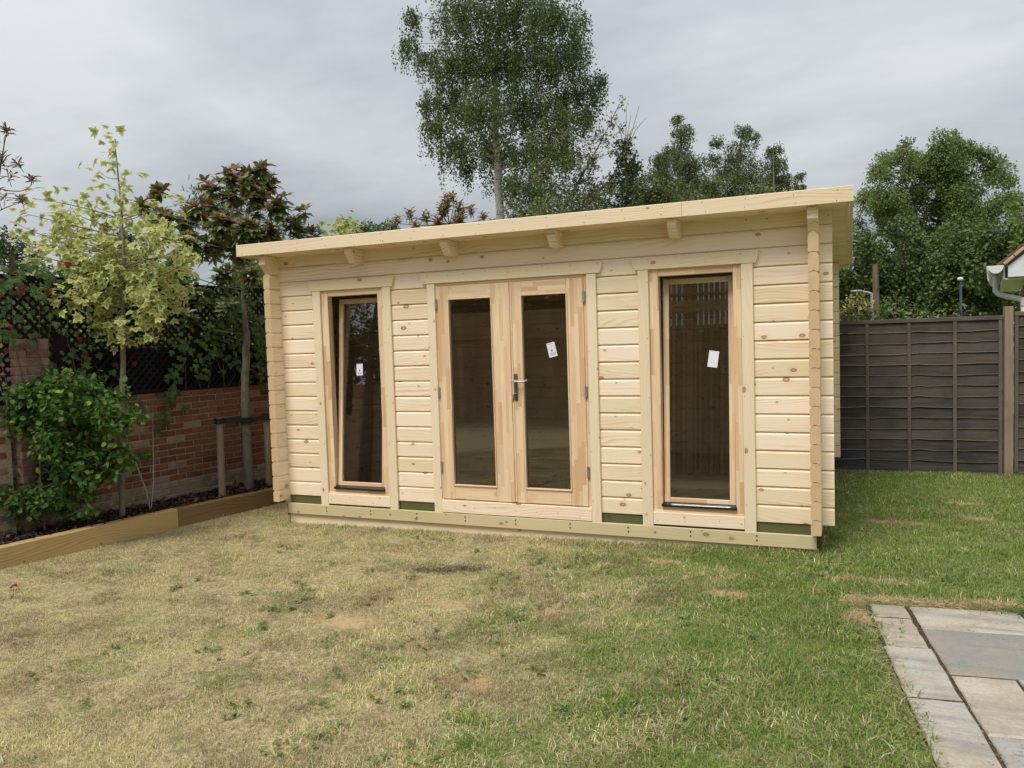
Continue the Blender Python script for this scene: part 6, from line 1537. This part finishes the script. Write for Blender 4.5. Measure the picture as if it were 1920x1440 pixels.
creeper('virginia_creeper', 'partly reddened virginia creeper over the trellis at far left', [(-1.6, 1.98, .10, 34, .30), (-1.45, 2.08, .10, 30, .25), (-1.2, 2.09, .10, 26, .3), (-.95, 2.08, .08, 22, .3), (-1.5, 1.75, .10, 18, .3), (-1.7, 1.65, .10, 22, .75), (-1.3, 1.58, .03, 5, 1.0), (-1.1, 1.85, .12, 14, .3), (-.8, 1.62, .1, 8, .4), (-1.62, 1.55, .10, 24, .35), (-1.05, 1.30, .08, 14, .6), (-.9, 1.15, .10, 12, .7), (-.55, 1.22, .10, 10, .7), (-.75, 1.35, .1, 10, .15), (-1.0, 1.42, .08, 8, .2)], 60)
creeper('virginia_creeper', 'green virginia creeper behind the staked trunk by the cabin', [(1.0, 1.75, .14, 60, .05), (1.2, 1.6, .14, 70, .03), (1.35, 1.4, .12, 60, .03), (1.3, 1.15, .12, 50, .05), (.95, 1.5, .12, 40, .05), (.7, 1.6, .12, 34, .15), (.5, 1.45, .12, 34, .05), (.2, 1.5, .12, 26, .1), (.45, 1.2, .10, 16, .1), (1.1, 1.9, .14, 40, .1), (.8, 1.95, .14, 26, .3), (1.45, 1.0, .12, 30, .05), (.85, 1.25, .06, 8, .4), (.1, 1.2, .08, 16, .05), (.05, 1.0, .05, 10, .02)], 61)
creeper('virginia_creeper', 'small green creeper climbing the brick wall from two pale stems', [(-.35, .85, .05, 9, .0), (-.05, .78, .05, 9, .0), (.0, .92, .05, 10, .1), (.08, .97, .02, 3, 1.0), (-.12, .66, .05, 8, .0), (-.3, .45, .05, 9, .0), (.2, .82, .03, 4, .0)], 62)
pg = empty('climber_stems', (-1.376, -.40, -.15)); COL.objects.unlink(pg); bpy.data.objects.remove(pg)
t = Tubes(); t.add([(-1.376, -.40, -.17), (-1.40, -.42, .05), (-1.46, -.46, .30), (-1.52, -.50, .55), (-1.55, -.52, .80), (-1.56, -.53, 1.05)], [.009, .007, .006, .005, .004, .003], 6); t.add([(-1.376, -.40, -.15), (-1.41, -.32, .10), (-1.45, -.27, .30), (-1.49, -.22, .60), (-1.52, -.18, .80)], [.007, .006, .005, .004, .003], 6)
o = t.build('climber_stem', [barkmat('pale_stem', (0.34, 0.30, 0.235), (0.22, 0.19, 0.14), 40.0)], (-1.376, -.40, -.15)); tag(o, 'forked pale climber stem rising from the mulch to the brick wall', 'climber')

# ------------------------------------------------------------------ mirrored in the panes: screen and tree; the fence and hedge are added
bf = empty('slatted_screen', (2.2, -9.4, -.3)); tag(bf, 'tall slatted timber screen at the other end of the garden', 'screen')
for k in range(28):
    x = 1.1 + k * .105
    w = Wood(); w.box((x, -9.4, 1.65), (3.8, .02, .072 if k % 9 else .16), 'z', 0); w.build('slat', [M_NEWFENCE, M_NEWFENCE], (x, -9.4, 1.65), bf)
for z, wd_ in ((3.55, .08), (3.285, .07), (3.045, .23)):
    w = Wood(); w.box((2.5, -9.36, z), (3.1, .03, wd_), 'x', 0); w.build('rail', [M_NEWFENCE, M_NEWFENCE], (2.5, -9.36, z), bf)
for k in range(11):
    z = -.10 + k * .265
    w = Wood(); w.box((2.5, -9.43, z), (3.1, .02, .262), 'x', 0); w.build('board', [M_NEWFENCE, M_NEWFENCE], (2.5, -9.43, z), bf)
bf = empty('sky_block_fence', (-2.5, -9.6, -.3)); tag(bf, 'unseen boarded fence added to block sky from the door panes', 'fence')  # added out of view, keeps low sky out of the door reflections
for k in range(66):
    x = -8.7 + k * .15
    w = Wood(); w.box((x, -9.6, .85), (2.4, .02, .146), 'z', 0); w.build('board', [M_NEWFENCE, M_NEWFENCE], (x, -9.6, .85), bf)
w = Wood(); w.box((-3.8, -9.56, 1.5), (9.9, .04, .09), 'x', 0); w.build('rail', [M_NEWFENCE, M_NEWFENCE], (-3.8, -9.56, 1.5), bf)
w = Wood(); w.box((5.6, -9.6, .85), (3.0, .02, 2.4), 'x', 0)
TREES['blockhedge'] = ([(-7 + .45 * i, -10.3 + .2 * math.sin(i * 2.1), z + .15 * math.sin(i * 1.3 + z), .55) for i in range(19) for z in (.6, 1.5, 2.4, 3.1)], [(-3, -10.3, -.3, .1), (-3, -10.3, 1.5, .04)])
plant('sky_block_hedge', 'unseen tall green hedge added behind the fence to darken the pane reflections', 'hedge', 'blockhedge', L_CONIFER, B_BROWN, 'quad', .13, .09, 3.4, 'round', seed=71)  # unseen hedge added above the fence so the panes mirror less sky
plant('garden_tree', 'leafy garden tree above the added fence behind the photographer', 'tree', 'backtree', L_HEDGE, B_BROWN, 'quad', .10, .075, 2.4, 'round', seed=70)

# ------------------------------------------------------------------ grass
def blade_patch(name, nb, rad, h0, h1, w0, seed, lean=.9):
    rng = np.random.default_rng(seed)
    a = rng.uniform(0, 2 * PI, nb); r = rad * np.sqrt(rng.uniform(0, 1, nb))
    P = np.stack([r * np.cos(a), r * np.sin(a), np.full(nb, -.004)], 1)
    h = rng.uniform(h0, h1, nb); th = rng.uniform(0, 2 * PI, nb); le = rng.uniform(.35, 1.72, nb)
    D = np.stack([np.cos(th), np.sin(th), np.zeros(nb)], 1); S = np.stack([-np.sin(th), np.cos(th), np.zeros(nb)], 1)
    w = w0 * rng.uniform(.6, 1.3, nb)[:, None]
    up = np.array([0, 0, 1.])
    zt = h * np.sqrt(1 - (le / 1.8) ** 2)
    m = P + D * (h * le * .42)[:, None] + up * (zt * .72 + .001)[:, None]
    tp = P + D * (h * le)[:, None] + up * zt[:, None]
    V = np.stack([P - S * w, P + S * w, m + S * w * .8, m - S * w * .8, tp], 1).reshape(-1, 3)
    b = np.arange(nb)[:, None] * 5
    t = np.repeat(rng.uniform(0, 1, nb), 5); t2 = np.repeat(rng.uniform(0, 1, nb), 5)
    me = mesh_np(name, V, [b + np.array([[0, 1, 2, 3]]), b + np.array([[3, 2, 4]])], [M_BLADE], None, False, {'tint': ('FLOAT', t), 'tint2': ('FLOAT', t2)})
    return bpy.data.objects.new(name, me)


def scatter(name, pts, rots, scl, idx, sources, label, cat):
    me = bpy.data.meshes.new(name); me.vertices.add(len(pts)); me.vertices.foreach_set('co', np.asarray(pts, np.float32).ravel())
    for k, ty, arr, f in (('rot', 'FLOAT_VECTOR', rots, 'vector'), ('scl', 'FLOAT', scl, 'value'), ('idx', 'INT', idx, 'value')):
        a = me.attributes.new(k, ty, 'POINT'); a.data.foreach_set(f, np.asarray(arr, np.int32 if ty == 'INT' else np.float32).ravel())
    o = place(bpy.data.objects.new(name, me)); tag(o, label, cat, kind='stuff')
    g = bpy.data.node_groups.new(name + '_nodes', 'GeometryNodeTree')
    g.interface.new_socket('Geometry', in_out='INPUT', socket_type='NodeSocketGeometry'); g.interface.new_socket('Geometry', in_out='OUTPUT', socket_type='NodeSocketGeometry')
    gi = g.nodes.new('NodeGroupInput'); go = g.nodes.new('NodeGroupOutput')
    j = g.nodes.new('GeometryNodeJoinGeometry')
    for s in reversed(sources):
        oi = g.nodes.new('GeometryNodeObjectInfo'); oi.inputs['Object'].default_value = s; oi.inputs['As Instance'].default_value = True
        g.links.new(oi.outputs['Geometry'], j.inputs[0])
    def na(nm, ty):
        n = g.nodes.new('GeometryNodeInputNamedAttribute'); n.data_type = ty; n.inputs[0].default_value = nm
        return [s for s in n.outputs if s.enabled][0]
    ip = g.nodes.new('GeometryNodeInstanceOnPoints')
    e2r = g.nodes.new('FunctionNodeEulerToRotation')
    g.links.new(gi.outputs[0], ip.inputs['Points']); g.links.new(j.outputs[0], ip.inputs['Instance'])
    ip.inputs['Pick Instance'].default_value = True
    g.links.new(na('idx', 'INT'), ip.inputs['Instance Index'])
    g.links.new(na('rot', 'FLOAT_VECTOR'), e2r.inputs[0]); g.links.new(e2r.outputs[0], ip.inputs['Rotation'])
    g.links.new(na('scl', 'FLOAT'), ip.inputs['Scale'])
    g.links.new(ip.outputs[0], go.inputs[0])
    md = o.modifiers.new('scatter', 'NODES'); md.node_group = g
    return o


PATCH = [blade_patch('grass_patch_source', 64,   .085, .011, .036, .0018, 100 + i) for i in range(6)]
C = np.array(cam.location); yaw = R(23.128)
fw = np.array([-math.sin(yaw), math.cos(yaw)]); rt = np.array([math.cos(yaw), math.sin(yaw)])


def lawn_points(spacing, x0, x1, y0, y1, dmin, dmax, rng, edge=.05):
    xs_ = np.arange(x0, x1, spacing); ys_ = np.arange(y0, y1, spacing)
    X, Y = np.meshgrid(xs_, ys_); X = X.ravel() + rng.uniform(-.5, .5, X.size) * spacing; Y = Y.ravel() + rng.uniform(-.5, .5, Y.size) * spacing
    dx, dy = X - C[0], Y - C[1]; dep = dx * fw[0] + dy * fw[1]; lat = dx * rt[0] + dy * rt[1]
    ok = (dep > dmin) & (dep <= dmax) & (np.abs(lat) < dep * .85 + 1.6)
    ok &= X > sleeper_x(Y) + edge
    ok &= ~((X > -.02) & (X < X1 + .06) & (Y > -.01) & (Y < 3.5))
    ok &= ~in_patio(X, Y, edge * .6)
    ok &= Y < (FA[1] + (X - FA[0]) * FD[1] / FD[0]) - .01
    return X[ok], Y[ok]


rg = np.random.default_rng(77)
XA, YA = lawn_points(.050, -1.75, 8.5, -5.6, 3.9, .9, 5.2, rg)
XB, YB = lawn_points(.062, -1.75, 8.8, -5.2, 3.9, 5.2, 12, rg)
X = np.concatenate([XA, XB]); Y = np.concatenate([YA, YB]); n = len(X)
gx = np.clip((X - 2.3) / 2.2, 0, 1)
sc = rg.uniform(.65, 1.15, n) * (.72 + .42 * gx)
def vnoise(x, y, sc_, seed):
    q = np.random.default_rng(seed).uniform(0, 1, (256, 256)); u = x * sc_ + 80; v = y * sc_ + 80
    i = np.floor(u).astype(int); j = np.floor(v).astype(int); f = u - i; g = v - j; f = f * f * (3 - 2 * f); g = g * g * (3 - 2 * g)
    return (q[i % 256, j % 256] * (1 - f) + q[(i + 1) % 256, j % 256] * f) * (1 - g) + (q[i % 256, (j + 1) % 256] * (1 - f) + q[(i + 1) % 256, (j + 1) % 256] * f) * g


sc *= (.55 + .5 * vnoise(X, Y, 3.2, 5) + .45 * vnoise(X, Y, 9.0, 6)) * np.where(rg.uniform(size=n) < .06, 1.35, 1.0)
sc *= np.where((Y > -.14) & (X > -.1) & (X < 4.85), 1.45, 1)
sc *= np.where(in_patio(X, Y, .14), 1.25, 1)
for (sx_, sy_, rx_, ry_) in SPOTS:
    q = np.sqrt(((X - sx_) / rx_) ** 2 + ((Y - sy_) / ry_) ** 2); sc *= np.where(q < .9, .55, 1)
scatter('lawn_grass', np.stack([X, Y, gz(X, Y)], 1), np.stack([rg.normal(size=n) * .06, rg.normal(size=n) * .06, rg.uniform(0, 2 * PI, n)], 1), sc, rg.integers(0, 6, n), PATCH, 'short mown grass blades, dry on the left and green on the right', 'grass')

# broad-leaved weeds in the lawn
lv = Leaves('oval'); wr = np.random.default_rng(31)
wx = wr.uniform(-.6, 4.9, 95); wy = wr.uniform(-4.6, -.2, 95)
spx = np.array([2.72, 3.0, 3.05, 2.4, 2.6, 3.8, 4.5, 4.35, 2.9, 1.6, .6]); spy = np.array([-2.45, -3.05, -2.1, -3.3, -2.9, -2.9, -1.75, -2.5, -3.5, -2.2, -2.0])
wx = np.concatenate([wx, spx]); wy = np.concatenate([wy, spy])
for i, (x, y) in enumerate(zip(wx, wy)):
    if x < sleeper_x(y) + .1 or in_patio(np.array([x]), np.array([y]), .08)[0] or (0 < x < 4.75 and y > -.1): continue
    big = i >= 95
    m_ = int(wr.integers(2, 5)) if not big else 6
    for q in range(m_):
        ox, oy = wr.normal(size=2) * (.045 if not big else .06); nl = int(wr.integers(4, 8)); th = wr.uniform(0, 2 * PI, nl)
        P = np.stack([np.full(nl, x + ox), np.full(nl, y + oy), np.full(nl, float(gz(x, y)) + .012)], 1) + wr.normal(size=(nl, 3)) * .006
        A = np.stack([np.cos(th), np.sin(th), wr.uniform(.1, .7, nl)], 1); Nn = np.stack([-np.cos(th) * .3, -np.sin(th) * .3, np.ones(nl)], 1)
        lv.add(P, A, unit(Nn), wr.uniform(.018, .042, nl), wr.uniform(.010, .020, nl), wr.uniform(0, 1, nl))
V, F, t_, E = lv.get()
L_WEED = leafmat('weed_leaf', [(0.0, (0.14, 0.19, 0.06)), (1.0, (0.29, 0.35, 0.13))], .4, .5)
o = place(bpy.data.objects.new('lawn_weeds', mesh_np('lawn_weeds', V, [F], [L_WEED], None, False, {'tint': ('FLOAT', t_)}))); tag(o, 'small broad-leaved weeds dotted through the lawn', 'weeds', kind='stuff')

# dry thatch along the patio edges and a dark heap of old clippings
def straw(name, label, pts, nper, spread, h, stops, seed, lmin=.04, lmax=.11, wd_=.0022):
    rng = np.random.default_rng(seed); lv = Leaves('needle')
    for (x, y, k) in pts:
        n = int(nper * k)
        P = np.stack([x + rng.normal(size=n) * spread, y + rng.normal(size=n) * spread * .6, np.zeros(n)], 1); P[:, 2] = gz(P[:, 0], P[:, 1]) + rng.uniform(0, h, n) + .004
        th = rng.uniform(0, 2 * PI, n); A = np.stack([np.cos(th), np.sin(th), rng.normal(size=n) * .22 + .05], 1)
        lv.add(P, A, unit(rng.normal(size=(n, 3)) * .5 + np.array([0, 0, 1])), rng.uniform(lmin, lmax, n), wd_ * rng.uniform(.7, 1.6, n), rng.uniform(0, 1, n))
    V, F, t_, E = lv.get()
    o = place(bpy.data.objects.new(name, mesh_np(name, V, [F], [leafmat(name + '_leaf', stops, .15, .7)], None, False, {'tint': ('FLOAT', t_)}))); tag(o, label, 'dry grass', kind='stuff')


edge = [(*(P_O + u_ * P_U + (-.035) * P_V), 1.0) for u_ in np.arange(-.05, .75, .06)] + [(*(P_O + (-.055) * P_U + v_ * P_V), .45) for v_ in np.arange(.0, 1.6, .07)]
straw('dry_thatch', 'straw-coloured dry thatch lying along the patio edges', edge, 60, .032, .022, [(0, (0.16, 0.11, 0.055)), (.5, (0.36, 0.27, 0.135)), (1, (0.52, 0.43, 0.25))], 81)
straw('grass_clippings', 'dark grey-brown heap of dead clippings on the lawn before the doors', [(2.30 + dx, -1.10 + dy, 1.0) for dx, dy in ((-.12, -.05), (-.06, .0), (.02, .02), (.10, .05), (.17, .09), (-.20, -.05), (-.02, -.06), (.06, .08))], 110, .05, .035, [(0, (0.055, 0.045, 0.032)), (.6, (0.13, 0.105, 0.07)), (1, (0.24, 0.20, 0.14))], 82, .02, .06, .0035)
straw('green_tuft', 'tuft of longer green grass over the back edge of the patio', [(5.86, -1.02, 1.0), (5.95, -1.0, 1.0), (5.78, -1.03, .5)], 110, .03, .035, [(0, (0.045, 0.085, 0.022)), (1, (0.13, 0.20, 0.05))], 83, .05, .12, .0028)
jl = [(*(P_O + .203 * P_U + v_ * P_V), random.uniform(.1, 1)) for v_ in np.arange(.35, 2.4, .035)] + [(*(P_O + u_ * P_U + v_ * P_V), random.uniform(0, .6)) for v_ in (.205, .64, 1.23) for u_ in np.arange(0, .19, .03)]
straw('joint_weeds', 'dead grass and grit caught in the joints between the patio slabs', jl, 14, .009, .008, [(0, (0.10, 0.075, 0.045)), (.5, (0.24, 0.18, 0.10)), (.8, (0.40, 0.32, 0.19)), (1, (0.12, 0.15, 0.04))], 85, .012, .04, .0022)
# loose straws and fallen leaves across the lawn
lp_ = [(x, y, 1) for x, y in zip(wr.uniform(-.8, 5.0, 420), wr.uniform(-4.6, -.15, 420)) if x > sleeper_x(y) + .1 and not in_patio(np.array([x]), np.array([y]), .1)[0]]
straw('loose_straw', 'scattered pale straws lying on the lawn', lp_, 2, .05, .02, [(0, (0.30, 0.24, 0.13)), (1, (0.62, 0.56, 0.38))], 84, .03, .08, .0016)
for i, (x, y, lb, m_) in enumerate(((-.62, -2.35, 'dry red fallen leaf on the lawn near the golden sleeper', .03), (.18, -3.42, 'dark curled dead leaf on the lawn at the left edge', .36))):
    lv = Leaves('maple'); lv.add(np.array([[x, y, float(gz(x, y)) + .022]]), np.array([[.8, .5, .05]]), unit(np.array([[.1, -.3, 1.]])), .055, .055, m_)
    V, F, t_, E = lv.get(); V[:, 2] += .02 * np.sin((V[:, 0] - x) * 60)
    o = place(bpy.data.objects.new('fallen_leaf', mesh_np('fallen_leaf', V - np.array([x, y, -.25]), [F], [L_CREEPER if i == 0 else L_TWIG], None, False, {'tint': ('FLOAT', t_), 'edge': ('FLOAT', E)})), (x, y, -.25)); tag(o, lb, 'leaf')
